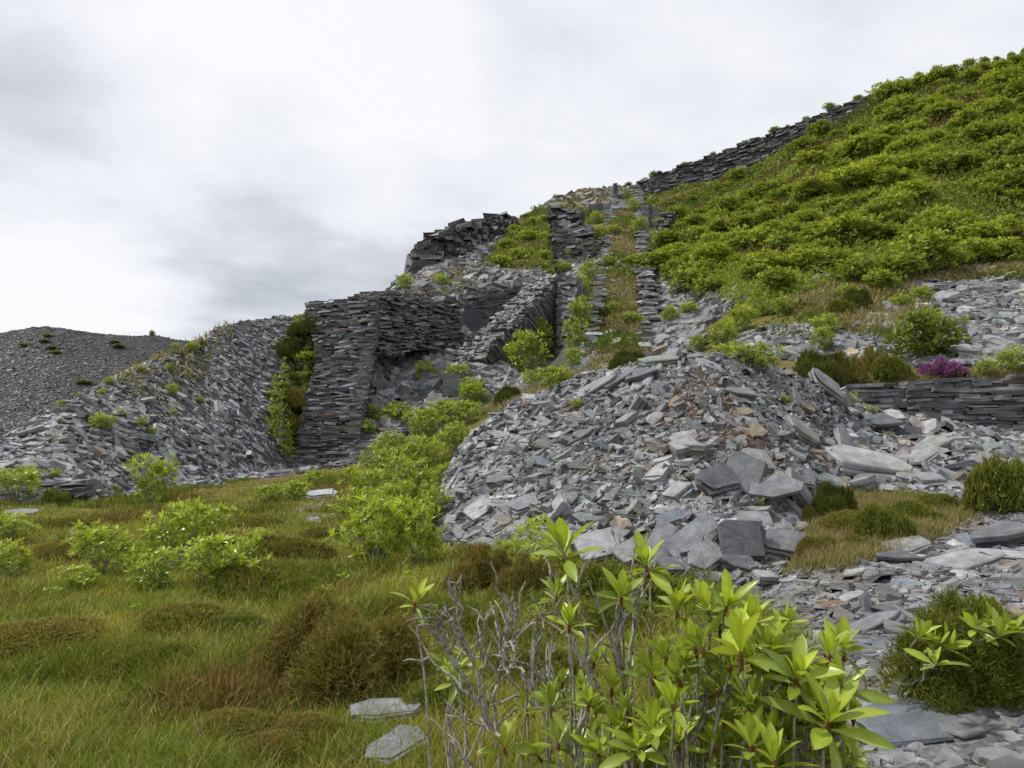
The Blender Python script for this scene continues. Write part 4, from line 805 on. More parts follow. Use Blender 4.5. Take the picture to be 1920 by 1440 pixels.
for k in range(3):
    yk = np.clip(fbm(p[:, 0], p[:, 1], 9, 93, 2) * 1.7 - .35 + rng.normal(0, .22, n), 0, 1)[:, None]; dry = ((vnoise(p[:, 0], p[:, 1], 3.5, 44) > .76) & (p[:, 0] > 0))[:, None]  # leaf tone lowered to paint dark gaps between the bushes
    c = np.where(dry, np.array([.19, .14, .05]), OLD + (FRESH * 1.1 - OLD) * yk) * rng.uniform(.7, 1.25, (n, 1)); L = rng.uniform(.22, .5, n) * np.clip(p[:, 1] / 75, .28, 1)
    leaves(B, p, unit(nn + rng.normal(0, .8, (n, 3))), unit(rng.normal(0, 1, (n, 3)) + nn), L, L * .45, c)
o = link('undergrowth', B.data('undergrowth', M_FARLEAF)); tag(o, 'low undergrowth filling the gaps between the hillside bushes', 'undergrowth', kind='stuff')

# ------------------------------------------------------------------ heather
HB = 'heather bushes on the flat'
place_heather(HE_HERO[0], 612, 1318, 345, 165, 'large domed russet heather bush in the foreground grass', HB)
place_heather(HE_HERO[1], 1858, 1340, 330, 190, 'big dark green heather bush beside the slate path', HB)
for pr, u, v, w, h, lab in [(HE_BROWN[1], 905, 1112, 150, 78, 'brown heather bush behind the bare stems'), (HE_BROWN[1], 990, 1120, 120, 70, 'dark heather in front of the boulders, half hidden by leaves'), (HE_GREEN[1], 1180, 1140, 260, 70, 'dark green heather along the foot of the boulders'),
    (HE_GREEN[1], 1900, 962, 190, 92, 'dark green heather bush at the right edge above the path'), (HE_GREEN[2], 1568, 975, 92, 62, 'round dark heather tuft on the grassy shelf below the slabs'), (HE_GREEN[1], 1662, 1022, 110, 66, 'olive heather bush at the lower side of the grassy shelf'),
    (HE_GREEN[2], 1545, 728, 130, 66, 'dark heather bush on the shelf left of the low wall'), (HE_BROWN[1], 1590, 722, 90, 50, 'brownish heather bush on the shelf beside the dark one'), (HE_GREEN[1], 1670, 716, 90, 44, 'green heather above the left end of the low wall'), (HE_BROWN[1], 1640, 706, 60, 50, 'brown heather hummock behind the green one'),
    (HE_GREEN[2], 1180, 698, 80, 38, 'dark heather at the foot of the incline'), (HE_GREEN[2], 1130, 600, 36, 20, 'heather clump on the incline bed'), (HE_GREEN[2], 955, 762, 60, 34, 'dark round heather above the gully'), (HE_GREEN[1], 98, 950, 60, 28, 'heather hummock near the collapsed stack of slates'), (HE_GREEN[2], 1610, 580, 60, 34, 'brown heather hummock on the mossy margin'), (HE_GREEN[1], 1580, 590, 60, 24, 'heather on the mossy margin'),
    (HE_BROWN[1], 700, 1060, 80, 40, 'low brown heather under the thicket')]:
    place_heather(pr, u, v, w, h, lab, HB, dmin=6 if v > 740 else 20)
for u, v, w, h, pr in [(1600, 1000, 110, 36, LOW_G[2]), (1540, 1040, 90, 30, LOW_B[1]), (1720, 985, 120, 40, LOW_G[1]), (1520, 985, 60, 34, LOW_B[0]), (1770, 960, 90, 30, LOW_G[0]), (1610, 1035, 90, 26, LOW_G[1])]:
    place_heather(pr, u, v, w, h, 'low ragged heather patch on the grassy shelf above the path', 'heather patches of the shelf', dmin=6)
place_heather(HE_PURP[0], 1775, 713, 98, 32, 'vivid purple heather in flower on top of the low drystone wall', None, dmin=20)
for u, v, w, h, lab in [(1905, 1330, 150, 120, 'ragged heather at the right edge against the big dark bush'), (1745, 1335, 110, 80, 'low heather skirt on the left of the big dark bush'), (1800, 1350, 150, 70, 'low heather skirt in front of the big dark bush')]:
    place_heather(HE_GREEN[0], u, v, w, h, lab, HB, dmin=2)
place_heather(HE_PURP[0], 1168, 628, 24, 12, 'small purple heather on the incline bed', None, dmin=34)
HF = 'heather hummocks of the flat'
hp = [(470, 990, 1), (560, 1000, 1), (520, 1050, 0), (590, 1050, 1), (610, 1010, 0), (240, 990, 1), (120, 990, 1), (60, 1010, 1), (100, 1050, 0), (230, 1120, 1), (450, 1110, 1), (340, 1130, 0), (540, 1120, 1), (720, 1130, 1), (760, 1160, 0), (850, 1150, 1), (900, 1190, 1), (960, 1180, 0), (330, 1180, 1), (220, 1200, 0), (430, 1190, 1), (100, 1170, 1),
      (40, 1230, 0), (300, 1340, 1), (420, 1390, 0), (150, 1400, 1), (560, 1400, 0), (640, 1410, 0), (820, 1330, 1), (900, 1300, 1), (1000, 1280, 1), (760, 1210, 1), (500, 1430, 0), (780, 1390, 1), (1080, 1190, 1), (260, 1060, 1), (480, 1070, 0), (660, 1180, 1), (1160, 1180, 1), (20, 1340, 1), (250, 1270, 1)]
for u, v, g in hp[::2]:
    d = hit(u, v)[1]; w = rng.uniform(.6, 1.3) * FPX / d * (.75 if d < 5 else 1); h = w * rng.uniform(.13, .24)
    pr = LOW_G if g else LOW_B
    place_heather(pr[0] if d < 6 else pr[int(rng.integers(len(pr)))], u, v, w, h, ('low green heather hummock' if g else 'low brown heather hummock') + (' near the viewer in mossy grass' if d < 6 else ' in the middle of the flat' if d < 12 else ' at the far side of the flat'), HF)

# ------------------------------------------------------------------ grass
FLAT = [(-420, 950), (0, 938), (100, 946), (250, 932), (420, 910), (560, 892), (640, 880), (700, 868), (780, 800), (840, 770), (960, 750), (900, 800), (840, 890), (830, 1015), (900, 1036), (1000, 1046), (1100, 1056), (1250, 1082), (1340, 1098), (1480, 1160), (1560, 1300), (1600, 1460), (1600, 1640), (-420, 1640)]
def grass(p, L, wd, colf, nb, name, label, lean=.35, mat=None):
    n = len(p); B = Bag()
    for k in range(nb):
        o = p + np.stack([rng.normal(0, .05, n) * (1 + p[:, 1] * .08), rng.normal(0, .05, n) * (1 + p[:, 1] * .08), np.zeros(n)], -1)
        o[:, 2] = H(o[:, 0], o[:, 1]) - .02; l = L * rng.uniform(.5, 1.25, n) * np.clip(1 + (p[:, 1] - 6) * .01, .8, 1.3)
        az = rng.uniform(0, 6.283, n); ln = np.abs(rng.normal(lean, .25, n)); d = np.stack([np.cos(az) * np.sin(ln), np.sin(az) * np.sin(ln), np.cos(ln)], -1); d2 = unit(d + np.stack([np.cos(az), np.sin(az), -.2 * np.ones(n)], -1) * rng.uniform(.1, .7, (n, 1)))
        fa = rng.uniform(0, 6.283, n); w = (wd * (1 + np.maximum(p[:, 1] - 4, 0) * .16) * rng.uniform(.7, 1.3, n))[:, None]; sd_ = np.stack([np.cos(fa), np.sin(fa), np.zeros(n)], -1) * w
        m1 = o + d * (l * .55)[:, None]; tp = m1 + d2 * (l * .45)[:, None]; V = np.stack([o - sd_, o + sd_, m1 + sd_ * .8, m1 - sd_ * .8, tp], 1); c = colf(o, n)
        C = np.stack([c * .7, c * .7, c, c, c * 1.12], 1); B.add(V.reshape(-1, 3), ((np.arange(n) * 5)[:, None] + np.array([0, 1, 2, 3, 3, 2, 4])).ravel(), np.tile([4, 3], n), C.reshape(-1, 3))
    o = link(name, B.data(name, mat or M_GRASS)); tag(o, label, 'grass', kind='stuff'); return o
def flat_col(o, n):
    a = fbm(o[:, 0], o[:, 1], 1.7, 51, 4)[:, None]; b_ = fbm(o[:, 0] + 9, o[:, 1], .8, 53, 2)[:, None]; far_ = np.clip((o[:, 1] - 13) / 4, 0, 1)[:, None]
    g1 = np.array([.28, .34, .045]); g2 = np.array([.40, .38, .06]); br = np.array([.30, .21, .06]); st = np.array([.42, .37, .19]); dk = np.array([.20, .25, .034])
    c = dk + (g1 - dk) * np.clip((a - .3) * 4, 0, 1); c = c + (g2 - c) * np.clip((b_ - .5) * 4, 0, 1); c = np.where((a > .56) & (b_ < .5), c + (br - c) * .7, c)
    c = c + (st - c) * far_ * (.2 + .35 * (a > .45)); r = rng.random((n, 1)); c = np.where(r < .06, st, c); return c * rng.uniform(.7, 1.3, (n, 1))
p = scatter(FLAT, 2.0, 34, 34000); grass(p, .085, .0024, flat_col, 12, 'grass', 'rough mossy grass covering the flat below the tips')
def heath(p, L, wd, name, label):
    n = len(p); B = Bag(); a = fbm(p[:, 0], p[:, 1], 1.4, 63, 3)[:, None]; b0 = fbm(p[:, 0], p[:, 1], 3.2, 67, 2)[:, None]
    cb = np.where(b0 > .6, np.array([.20, .145, .045]), np.array([.13, .165, .024])); ct = np.where(b0 > .6, np.array([.31, .225, .085]), np.array([.25, .27, .05]))
    hk = np.clip((a[:, 0] - .5) * 5, .25, 1.0) * L
    for k in range(6):
        o = p + np.stack([rng.normal(0, .05, n), rng.normal(0, .05, n), np.zeros(n)], -1) * (1 + p[:, 1:2] * .05); o[:, 2] = H(o[:, 0], o[:, 1]) - .02
        l = hk * rng.uniform(.4, 1.3, n); d = unit(rng.normal(0, .38, (n, 3)) + [0, 0, 1]); side = unit(np.cross(d, rng.normal(0, 1, (n, 3)))) * (wd * (1 + np.maximum(p[:, 1] - 4, 0) * .14) * rng.uniform(.6, 1.3, n))[:, None]
        m1 = o + d * (l * .5)[:, None] + rng.normal(0, .1, (n, 3)) * l[:, None]; tp = o + d * l[:, None] + rng.normal(0, .15, (n, 3)) * l[:, None]; f_ = rng.uniform(.65, 1.3, (n, 1))
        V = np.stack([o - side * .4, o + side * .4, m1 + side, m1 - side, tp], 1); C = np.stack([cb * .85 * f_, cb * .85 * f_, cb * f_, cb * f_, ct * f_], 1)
        B.add(V.reshape(-1, 3), ((np.arange(n) * 5)[:, None] + np.array([0, 1, 2, 3, 3, 2, 4])).ravel(), np.tile([4, 3], n), C.reshape(-1, 3))
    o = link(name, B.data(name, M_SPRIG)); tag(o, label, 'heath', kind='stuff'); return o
p = scatter(FLAT, 2.2, 26, 60000); p = p[fbm(p[:, 0], p[:, 1], 1.4, 63, 3) > .47 + rng.normal(0, .04, len(p))]
heath(p, .2, .0045, 'undergrowth', 'ragged heath of short heather and bilberry growing through the grass of the flat')
def tuss_col(o, n):
    a = vnoise(o[:, 0], o[:, 1], .9, 59)[:, None]; r = rng.random((n, 1)); c = np.where(a > .5, np.array([.30, .31, .06]), np.array([.20, .25, .035])); c = np.where(r < .17, np.array([.44, .38, .20]), c); return c * rng.uniform(.7, 1.3, (n, 1))
p = scatter(FLAT, 2.3, 20, 2200); p = np.repeat(p, 3, 0); p[:, :2] += rng.normal(0, .03, (len(p), 2)); grass(p, .17, .0022, tuss_col, 16, 'grass', 'longer grass tussocks with dead stalks standing in the turf of the flat', .55)
def dry_col(o, n):
    a = fbm(o[:, 0], o[:, 1], 3.0, 55, 3)[:, None]; c = np.where(a > .58, np.array([.27, .235, .10]), np.array([.20, .225, .04])); return c * rng.uniform(.65, 1.3, (n, 1))
SHELF = [(1500, 1060), (1505, 1000), (1520, 945), (1600, 925), (1720, 935), (1815, 950), (1800, 985), (1720, 1025), (1640, 1050), (1540, 1075)]
p = np.vstack([scatter(SHELF, 7.5, 13, 3000), scatter([(1490, 730), (1580, 700), (1930, 695), (2100, 690), (2100, 710), (1930, 716), (1700, 728), (1590, 738)], 20, 27, 2600)]); grass(p, .16, .003, dry_col, 9, 'grass', 'tawny and green grass of the shelf between the slabs and the path')
def up_col(o, n):
    a = fbm(o[:, 0], o[:, 1], 6.0, 57, 3)[:, None]; c = np.where(a > .57, np.array([.31, .27, .14]), np.where(a > .45, np.array([.22, .20, .07]), np.array([.14, .19, .03]))); return c * rng.uniform(.65, 1.3, (n, 1))
p = np.vstack([scatter([(1105, 700), (1215, 690), (1195, 480), (1190, 355), (1155, 355), (1125, 490)], 36, 118, 2300), scatter([(1020, 400), (1090, 352), (1200, 350), (1210, 440), (1120, 470), (1100, 395)], 85, 120, 1800), scatter([(900, 500), (985, 400), (1040, 372), (1035, 500)], 45, 110, 2600),
    scatter([(900, 780), (980, 735), (1080, 700), (1060, 740), (960, 770)], 24, 40, 900), scatter([(1420, 650), (1560, 560), (1720, 540), (1760, 600), (1640, 640), (1500, 600)], 26, 62, 800), scatter([(780, 560), (800, 520), (900, 500), (900, 560)], 46, 75, 500),
    scatter([(200, 725), (300, 660), (430, 590), (440, 640), (330, 760), (280, 770)], 20, 42, 200), scatter([(1400, 600), (1600, 510), (2080, 500), (2080, 520), (1740, 530)], 30, 62, 1500)])
grass(p, .34, .006, up_col, 6, 'grass', 'dry grass on the incline and the upper slopes', .5)
def red_col(o, n): return np.array([.24, .13, .06]) * rng.uniform(.6, 1.3, (n, 1))
p = np.vstack([scatter([(1240, 720), (1320, 690), (1400, 780), (1380, 850), (1290, 830), (1200, 790)], 10, 15, 190), scatter([(1380, 770), (1430, 800), (1420, 850), (1370, 840)], 9.5, 13, 60), scatter(ZONES['mound'][0], 9, 15, 60)]); grass(p, .13, .0025, red_col, 14, 'grass', 'sparse dry tussocks rooted between the slates of the mound', .5)
# ------------------------------------------------------------------ the larger slates, each one lifted out of the rubble
def slab_mesh(seed, asp, thk, layers=3, blocky=0.0, npt=8, bev=.012):
    """unit-length slate: split layers with broken, uneven outlines"""
    r = np.random.default_rng(seed); bm = bmesh.new()
    th = np.sort(np.arange(npt) * 2 * math.pi / npt + r.normal(0, .2, npt)); rad = r.uniform(.8, 1.12, npt)
    pw = .6; X = np.sign(np.cos(th)) * np.abs(np.cos(th)) ** pw * rad * .5; Y = np.sign(np.sin(th)) * np.abs(np.sin(th)) ** pw * rad * .5 * asp
    tilt = r.normal(0, .12); zs = np.linspace(-thk / 2, thk / 2, layers + 1); zs[1:-1] += r.normal(0, thk / layers * .25, layers - 1)
    for l in range(layers):
        k = 1 - blocky * abs(l - layers / 2) / layers; ox, oy = r.normal(0, .018, 2)
        jx = r.normal(0, .022, npt); jy = r.normal(0, .022, npt)
        if l == layers - 1: cut = r.random(npt) < .25; 
        else: cut = np.zeros(npt, bool)
        sc_ = np.where(cut, .78, 1.0) * k
        lo = [bm.verts.new(((X[i] + jx[i]) * sc_[i] + ox, (Y[i] + jy[i]) * sc_[i] + oy, zs[l] + (.001 if l else 0) + r.normal(0, .004))) for i in range(npt)]
        hi = [bm.verts.new(((X[i] * .985 + jx[i] + r.normal(0, .008)) * sc_[i] + ox, (Y[i] * .985 + jy[i] + r.normal(0, .008)) * sc_[i] + oy, zs[l + 1] + tilt * X[i] * thk * 1.5 + r.normal(0, thk * .05))) for i in range(npt)]
        ct = bm.verts.new((ox, oy, zs[l + 1] + thk * .02)); cb = bm.verts.new((ox, oy, zs[l]))
        for i in range(npt):
            j = (i + 1) % npt; bm.faces.new((lo[i], lo[j], hi[j], hi[i])); bm.faces.new((hi[i], hi[j], ct)); bm.faces.new((lo[j], lo[i], cb))
    bmesh.ops.recalc_face_normals(bm, faces=bm.faces)
    sharp = [e for e in bm.edges if len(e.link_faces) == 2 and e.calc_face_angle(0) > .6]
    bmesh.ops.bevel(bm, geom=sharp, offset=bev, segments=1, affect='EDGES', clamp_overlap=True)
    me = bpy.data.meshes.new('slate_stone'); bm.to_mesh(me); bm.free(); return me
TONES = {'grey': (.20, .205, .22), 'pale grey': (.31, .315, .325), 'dark grey': (.12, .125, .14), 'brownish': (.24, .19, .13), 'blue-grey': (.17, .19, .225), 'greenish grey': (.20, .215, .19), 'rust-brown': (.24, .145, .085)}
SM = {}
def stone_mat(tone):
    if tone not in SM:
        m = M_STONE.copy(); m.name = 'slate_' + tone.replace(' ', '_').replace('-', '_'); a = [n for n in m.node_tree.nodes if n.type == 'ATTRIBUTE'][0]; c = nd(m.node_tree, 'ShaderNodeRGB'); c.outputs[0].default_value = (*TONES[tone], 1)
        oi = nd(m.node_tree, 'ShaderNodeObjectInfo'); f = rng_n(m.node_tree, oi.outputs['Random'], 0, 1, .8, 1.22, False); mm = mixc(m.node_tree, 1.0, c.outputs[0], f, 'MULTIPLY')
        for l in list(a.outputs['Color'].links): m.node_tree.links.new(mm, l.to_socket)
        m.node_tree.nodes.remove(a); SM[tone] = m
    return SM[tone]
SLABS = {}
for tone in TONES:
    SLABS[tone] = []
    for k, (asp, th, ly, bl, npt) in enumerate([(.55, .09, 2, 0, 8), (.7, .12, 3, 0, 7), (.42, .13, 3, .1, 7), (.8, .3, 3, .25, 7), (.62, .22, 3, .2, 8), (.35, .1, 2, 0, 6)]):
        me = slab_mesh(100 + k, asp, th, ly, bl, npt); me.materials.append(stone_mat(tone)); SLABS[tone].append(me)
def stone(u, v, w_px, tone, k, label, yaw=0.0, tx=None, ty=None, group=None, dmin=.75, lift=.7, name='slate_stone', cat='slate', sz=1.0):
    p = hit(u, v, dmin); L = 1.14 * w_px / (FPX / p[1]); n_ = Hn(p[0], p[1])
    o = link(name, SLABS[tone][k]); o.scale = (L, L, L * sz)
    nv = Vector(n_); q_ = Vector((0, 0, 1)).rotation_difference(Vector((nv.x * .7, nv.y * .7, nv.z)).normalized())
    e_ = Matrix.Rotation(tx if tx is not None else random.gauss(0, .16), 4, 'X') @ Matrix.Rotation(ty if ty is not None else random.gauss(0, .16), 4, 'Y') @ Matrix.Rotation(yaw, 4, 'Z')
    o.rotation_mode = 'QUATERNION'; o.rotation_quaternion = q_ @ e_.to_quaternion()
    o.location = Vector(p) + Vector(n_) * (L * (.09, .12, .13, .3, .22, .1)[k] * sz * lift); tag(o, label, cat, group); return o
# pixel, width, tone, form, turn, pitch towards the viewer (tx > 0 shows the top), roll
for a in [
 (1613, 884, 150, 'pale grey', 0, 'long pale flat slab lying level on the rubble, largest on the right slope', .03, .2, .04, 1.6), (1577, 838, 84, 'pale grey', 0, 'smooth oblong slab leaning down the slope above the long pale flat slab', 1.95, .55, .3, 1.3), (1640, 802, 90, 'dark grey', 2, 'dark thin slab wedged behind the leaning oblong', .2, .1, -.3, 1.2),
 (1500, 815, 70, 'greenish grey', 1, 'wide mossy slab sticking out of the mound right of its summit', .1, .15, .1, 1.3), (1385, 745, 64, 'greenish grey', 2, 'slab jutting below the mound summit with a dark underside', -.1, .0, -.1, 1.3), (1350, 768, 60, 'dark grey', 5, 'upright narrow slate under the summit', 1.4, .5, .9, 1.2), (1388, 912, 86, 'dark grey', 3, 'tall tilted grey block above the cave-like gap', 1.2, .75, -.25, .7), (1440, 935, 108, 'grey', 2, 'long tilted slab roofing the cave-like gap', .25, .35, -.22, 1.2),
 (1340, 925, 90, 'dark grey', 4, 'wedge-shaped block left of the tilted slabs', .5, .5, .3, .9), (1490, 940, 90, 'grey', 1, 'broad slab at the right end of the cave-like gap', -.3, .2, .3, 1.2), (1415, 875, 64, 'pale grey', 3, 'pale chunky block on top of the tilted slabs', .4, .5, .2, .8), (1288, 852, 54, 'pale grey', 3, 'pale squarish block standing alone in the middle of the mound', .2, .2, .1, 1.1), (1285, 824, 50, 'pale grey', 1, 'pale flat slate just above the squarish block', .2, .3, .1, 1),
 (1220, 793, 48, 'pale grey', 0, 'pale pointed slate lying on fine rubble near the dry tussocks', .5, .5, -.3, 1), (1400, 797, 44, 'pale grey', 1, 'pale angular slate below the jutting slab', .3, .5, .1, 1), (1312, 802, 50, 'blue-grey', 0, 'blue-grey flat slate beside the tussocks', .1, .35, .0, 1), (1383, 779, 46, 'brownish', 0, 'brown flat slate under the jutting slab', .4, .35, -.2, 1.2), (1413, 818, 60, 'brownish', 2, 'brown stained slate with a rough edge', .9, .3, .1, 1.4),
 (1385, 1040, 88, 'dark grey', 3, 'dark square-faced boulder at the foot of the mound', .05, 1.05, .05, .9), (1310, 1030, 92, 'grey', 1, 'smooth grey slab leaning with its face up, between two boulders', .5, .85, -.15, 1.3), (1250, 1035, 84, 'grey', 1, 'grey slab leaning left of the smooth slab', .9, .7, .1, 1.2), (1125, 1045, 82, 'pale grey', 3, 'pale rounded boulder at the left end of the boulder row', .2, .55, .1, .7), (1460, 1040, 86, 'grey', 4, 'grey wedge boulder right of the dark square one', -.2, .6, -.1, .9),
 (1325, 1072, 84, 'pale grey', 4, 'pale split boulder in front of the leaning slabs', .6, .5, .4, 1.0), (1270, 1082, 62, 'dark grey', 3, 'rough dark boulder low in the row', .1, .3, .2, .8), (1385, 1072, 76, 'dark grey', 2, 'long low dark slate at the very foot of the row', -.25, .3, .2, 1.3), (1345, 1098, 72, 'blue-grey', 1, 'flat blue-grey slab on the ground before the boulder row', .1, .25, .1, 1), (1412, 990, 70, 'pale grey', 1, 'pale lichened slab above the dark square boulder', .3, .5, .1, 1), (1260, 985, 52, 'blue-grey', 4, 'blue-grey block on fine rubble left of the cave-like gap', .1, .4, .1, .9), (1185, 1052, 60, 'grey', 3, 'grey lump right of the pale rounded boulder', .5, .4, .1, .8),
 (985, 955, 60, 'grey', 4, 'grey block low on the left flank of the mound', .3, .3, .2, .9), (905, 965, 56, 'pale grey', 3, 'lichened pale block near the left foot of the mound', .5, .4, .1, .8), (935, 990, 50, 'pale grey', 1, 'pale slab near the left foot of the mound', .9, .5, .2, 1.1), (880, 1000, 50, 'grey', 3, 'grey boulder at the left toe of the mound', .3, .3, .2, .7), (940, 905, 60, 'grey', 2, 'grey narrow slate on the left flank', .2, .2, .1, 1.2), (1080, 830, 80, 'dark grey', 5, 'long thin slate lying across the left flank', .25, .2, -.2, 1.2), (1020, 868, 62, 'grey', 5, 'second long slate lying below the thin one on the left flank', .2, .25, .1, 1.2),
 (1205, 715, 70, 'dark grey', 2, 'dark layered slab projecting left of the mound summit', .15, .0, -.15, 1.4), (1165, 722, 84, 'dark grey', 5, 'dark thin slab under the projecting one', .3, .0, -.2, 1.5), (1235, 684, 70, 'greenish grey', 0, 'flat slab capping the mound summit', .0, .05, .05, 1.5), (1120, 735, 90, 'grey', 5, 'long slate along the mound crest', .3, .1, -.25, 1.3), (1330, 690, 60, 'pale grey', 0, 'pale slate on the right of the mound summit', .2, .2, .2, 1),
 (1540, 730, 80, 'pale grey', 4, 'big whitish slab on the mound shoulder by the heather', .15, .35, .25, .8), (1810, 790, 70, 'pale grey', 4, 'pale slab below the drystone wall', -.6, .5, .2, .9), (1720, 780, 50, 'pale grey', 3, 'pale rounded stone below the drystone wall', .4, .3, .1, .8), (1875, 800, 90, 'pale grey', 1, 'broad light slab sloping at the right below the wall', -.7, .5, .3, 1.1), (1745, 850, 90, 'greenish grey', 2, 'thick layered slab on the right slope', .3, .2, -.25, 1.3), (1720, 872, 84, 'pale grey', 1, 'lichen-spotted slab under the layered one', .3, .3, -.2, 1.2), (1850, 880, 70, 'grey', 4, 'grey block near the dark heather bush', .2, .3, .1, .9), (1790, 905, 80, 'grey', 1, 'grey slab low on the right slope', -.3, .3, .2, 1),
 (1560, 915, 60, 'pale grey', 1, 'pale slab supporting the long pale flat slab', .1, .5, 0, 1.2), (1650, 905, 70, 'grey', 1, 'grey slate below the long pale flat slab', .2, .3, .1, 1), (1500, 900, 60, 'pale grey', 4, 'pale chunk left of the long pale flat slab', .6, .4, .2, .8),
 (1755, 1370, 300, 'blue-grey', 0, 'huge flat blue-grey slab lying in the near corner of the path', -.1, .06, .03, .8), (1620, 1225, 150, 'blue-grey', 0, 'large flat slab on the path beside the bright leaves', .1, .05, .05, .8), (1700, 1330, 150, 'pale grey', 0, 'pale flat slab in the near path', -.15, .08, -.05, .8), (1855, 1375, 170, 'grey', 5, 'long grey slate at the bottom right of the path', .1, .1, .05, 1), (1845, 1310, 70, 'pale grey', 3, 'pale upright stone at the foot of the heather bush', .2, .5, .6, 1), (1640, 1180, 120, 'grey', 5, 'long narrow slate stretched across the path', .25, .15, -.15, 1.1),
 (1560, 1140, 56, 'rust-brown', 0, 'rusty brown flat slate on the path', .2, .2, 0, .9), (1730, 1320, 80, 'rust-brown', 0, 'reddish slate on the near path', .2, .1, -.05, .9), (1625, 1145, 70, 'dark grey', 5, 'dark upright splinter standing in the path', 1.2, .9, .4, 1.2), (1800, 1065, 150, 'pale grey', 0, 'big pale slab on the right bank of the path', .35, .2, -.15, .9), (1890, 1060, 90, 'pale grey', 4, 'whitish block at the right edge above the path', -.2, .3, .1, .8), (1880, 1022, 140, 'dark grey', 2, 'dark ledge slab near the right edge', .1, .1, -.12, 1.2), (1680, 1058, 90, 'dark grey', 2, 'dark edged slab at the top of the path', .05, .15, .0, 1.2), (1700, 1035, 90, 'pale grey', 1, 'pale slab at the upper side of the path', .3, .2, -.1, 1), (1440, 1100, 44, 'pale grey', 3, 'small white stone at the grass edge by the path', .2, .3, .3, 1),
 (728, 1345, 118, 'grey', 1, 'flat pale slate bedded in the foreground moss', .05, .06, .03, .7), (742, 1412, 120, 'grey', 4, 'second flat slate half buried in the foreground grass', .9, .06, .05, .35), (40, 965, 60, 'grey', 0, 'flat slate lying on the grass near the collapsed stack', .1, .05, 0, 1), (60, 980, 66, 'grey', 0, 'small flat slate sheet on the heath at the left', .0, .05, .02, .5), (148, 938, 66, 'pale grey', 0, 'flat grey slab in front of the collapsed stack', .1, .1, .05, 1.2), (600, 935, 54, 'pale grey', 4, 'grey stone beside the flat slate patch', .2, .2, .1, .7),
 (1695, 520, 34, 'pale grey', 0, 'small slab lying on the upper scree', .1, .3, .1, 1), (1850, 512, 30, 'pale grey', 1, 'pale slate at the top of the upper scree', .1, .3, .1, 1), (1545, 522, 50, 'pale grey', 5, 'long pale slab lying among the hillside bushes', .2, .3, -.1, 1.1), (1210, 655, 26, 'pale grey', 3, 'pale block on the right edge of the incline', .1, .3, .1, 1), (1025, 520, 14, 'pale grey', 5, 'thin slate at the buttress top', 1.2, .9, .4, 1), (862, 590, 20, 'pale grey', 5, 'pale upright slate leaning at the end of the retaining wall', 1.35, 1.0, .1, 1), (640, 838, 40, 'brownish', 0, 'pinkish flat slate at the bastion foot', .1, .5, .1, 1), (730, 745, 40, 'grey', 4, 'large grey block in the scree below the walls', .3, .3, .2, .9)]:
    u, v, w, tone, k, lab, yaw, tx, ty, sz = a
    stone(u, v, w, tone, k, lab, yaw, tx * .8, ty, 'big slates picked out of the rubble', sz=sz, lift=1.3 if 'foreground' in lab else 1.2 if v > 900 and 1080 < u < 1500 else .7, dmin=20 if v < 700 and u > 1200 and v < 660 else .75)
# the next largest slates, spread through the rubble
def more(zone, n, lo, hi, where, dep, tn, kk, tlt, grp):
    poly = ZONES[zone][0]; p = scatter(poly, *dep, n)
    for i in range(len(p)):
        u, v = proj(*p[i]); L = lo + (hi - lo) * rng.random() ** 2; tone = tn[int(rng.integers(len(tn)))]; k = int(kk[int(rng.integers(len(kk)))])
        form = ('thin flat', 'broad flat', 'narrow', 'blocky', 'thick', 'long thin')[k]
        o = link('slate_stone', SLABS[tone][k]); o.scale = (L, L * rng.uniform(.8, 1.2), L * rng.uniform(.9, 1.5)); nv = Vector(Hn(p[i][0], p[i][1]))
        q_ = Vector((0, 0, 1)).rotation_difference(nv); e_ = Matrix.Rotation(random.gauss(.05, tlt), 4, 'X') @ Matrix.Rotation(random.gauss(0, tlt), 4, 'Y') @ Matrix.Rotation(random.uniform(0, 6.28), 4, 'Z')
        o.rotation_mode = 'QUATERNION'; o.rotation_quaternion = q_ @ e_.to_quaternion(); o.location = Vector(p[i]) + nv * L * (.07, .09, .09, .15, .13, .08)[k]
        tag(o, f'{form} {tone} slate {where(u, v)}', 'slate', grp)
T1 = ['grey', 'grey', 'pale grey', 'pale grey', 'blue-grey', 'dark grey', 'greenish grey', 'brownish']
more('mound', 88, .24, .5, lambda u, v: ('high ' if v < 760 else 'low ' if v > 930 else 'midway up ') + ('on the left flank' if u < 1080 else 'on the right flank' if u > 1350 else 'on the middle') + ' of the central mound', (8.4, 15.5), T1, [2, 3, 3, 4, 4, 5], .3, 'loose slates of the central mound')
more('side_scree', 46, .35, .75, lambda u, v: 'in the scree ' + ('just under the low drystone wall' if v < 835 else 'above the grassy shelf'), (9.5, 21), T1, [1, 2, 3, 4, 5, 2], .25, 'loose slates of the right scree')
more('path', 60, .16, .42, lambda u, v: 'lying on the path ' + ('beside the near leaves' if v > 1250 else 'at its far end' if v < 1100 else 'in its middle'), (2.6, 9), ['grey', 'blue-grey', 'blue-grey', 'pale grey', 'greenish grey', 'brownish'], [0, 0, 1, 5], .1, 'flat slates of the path')
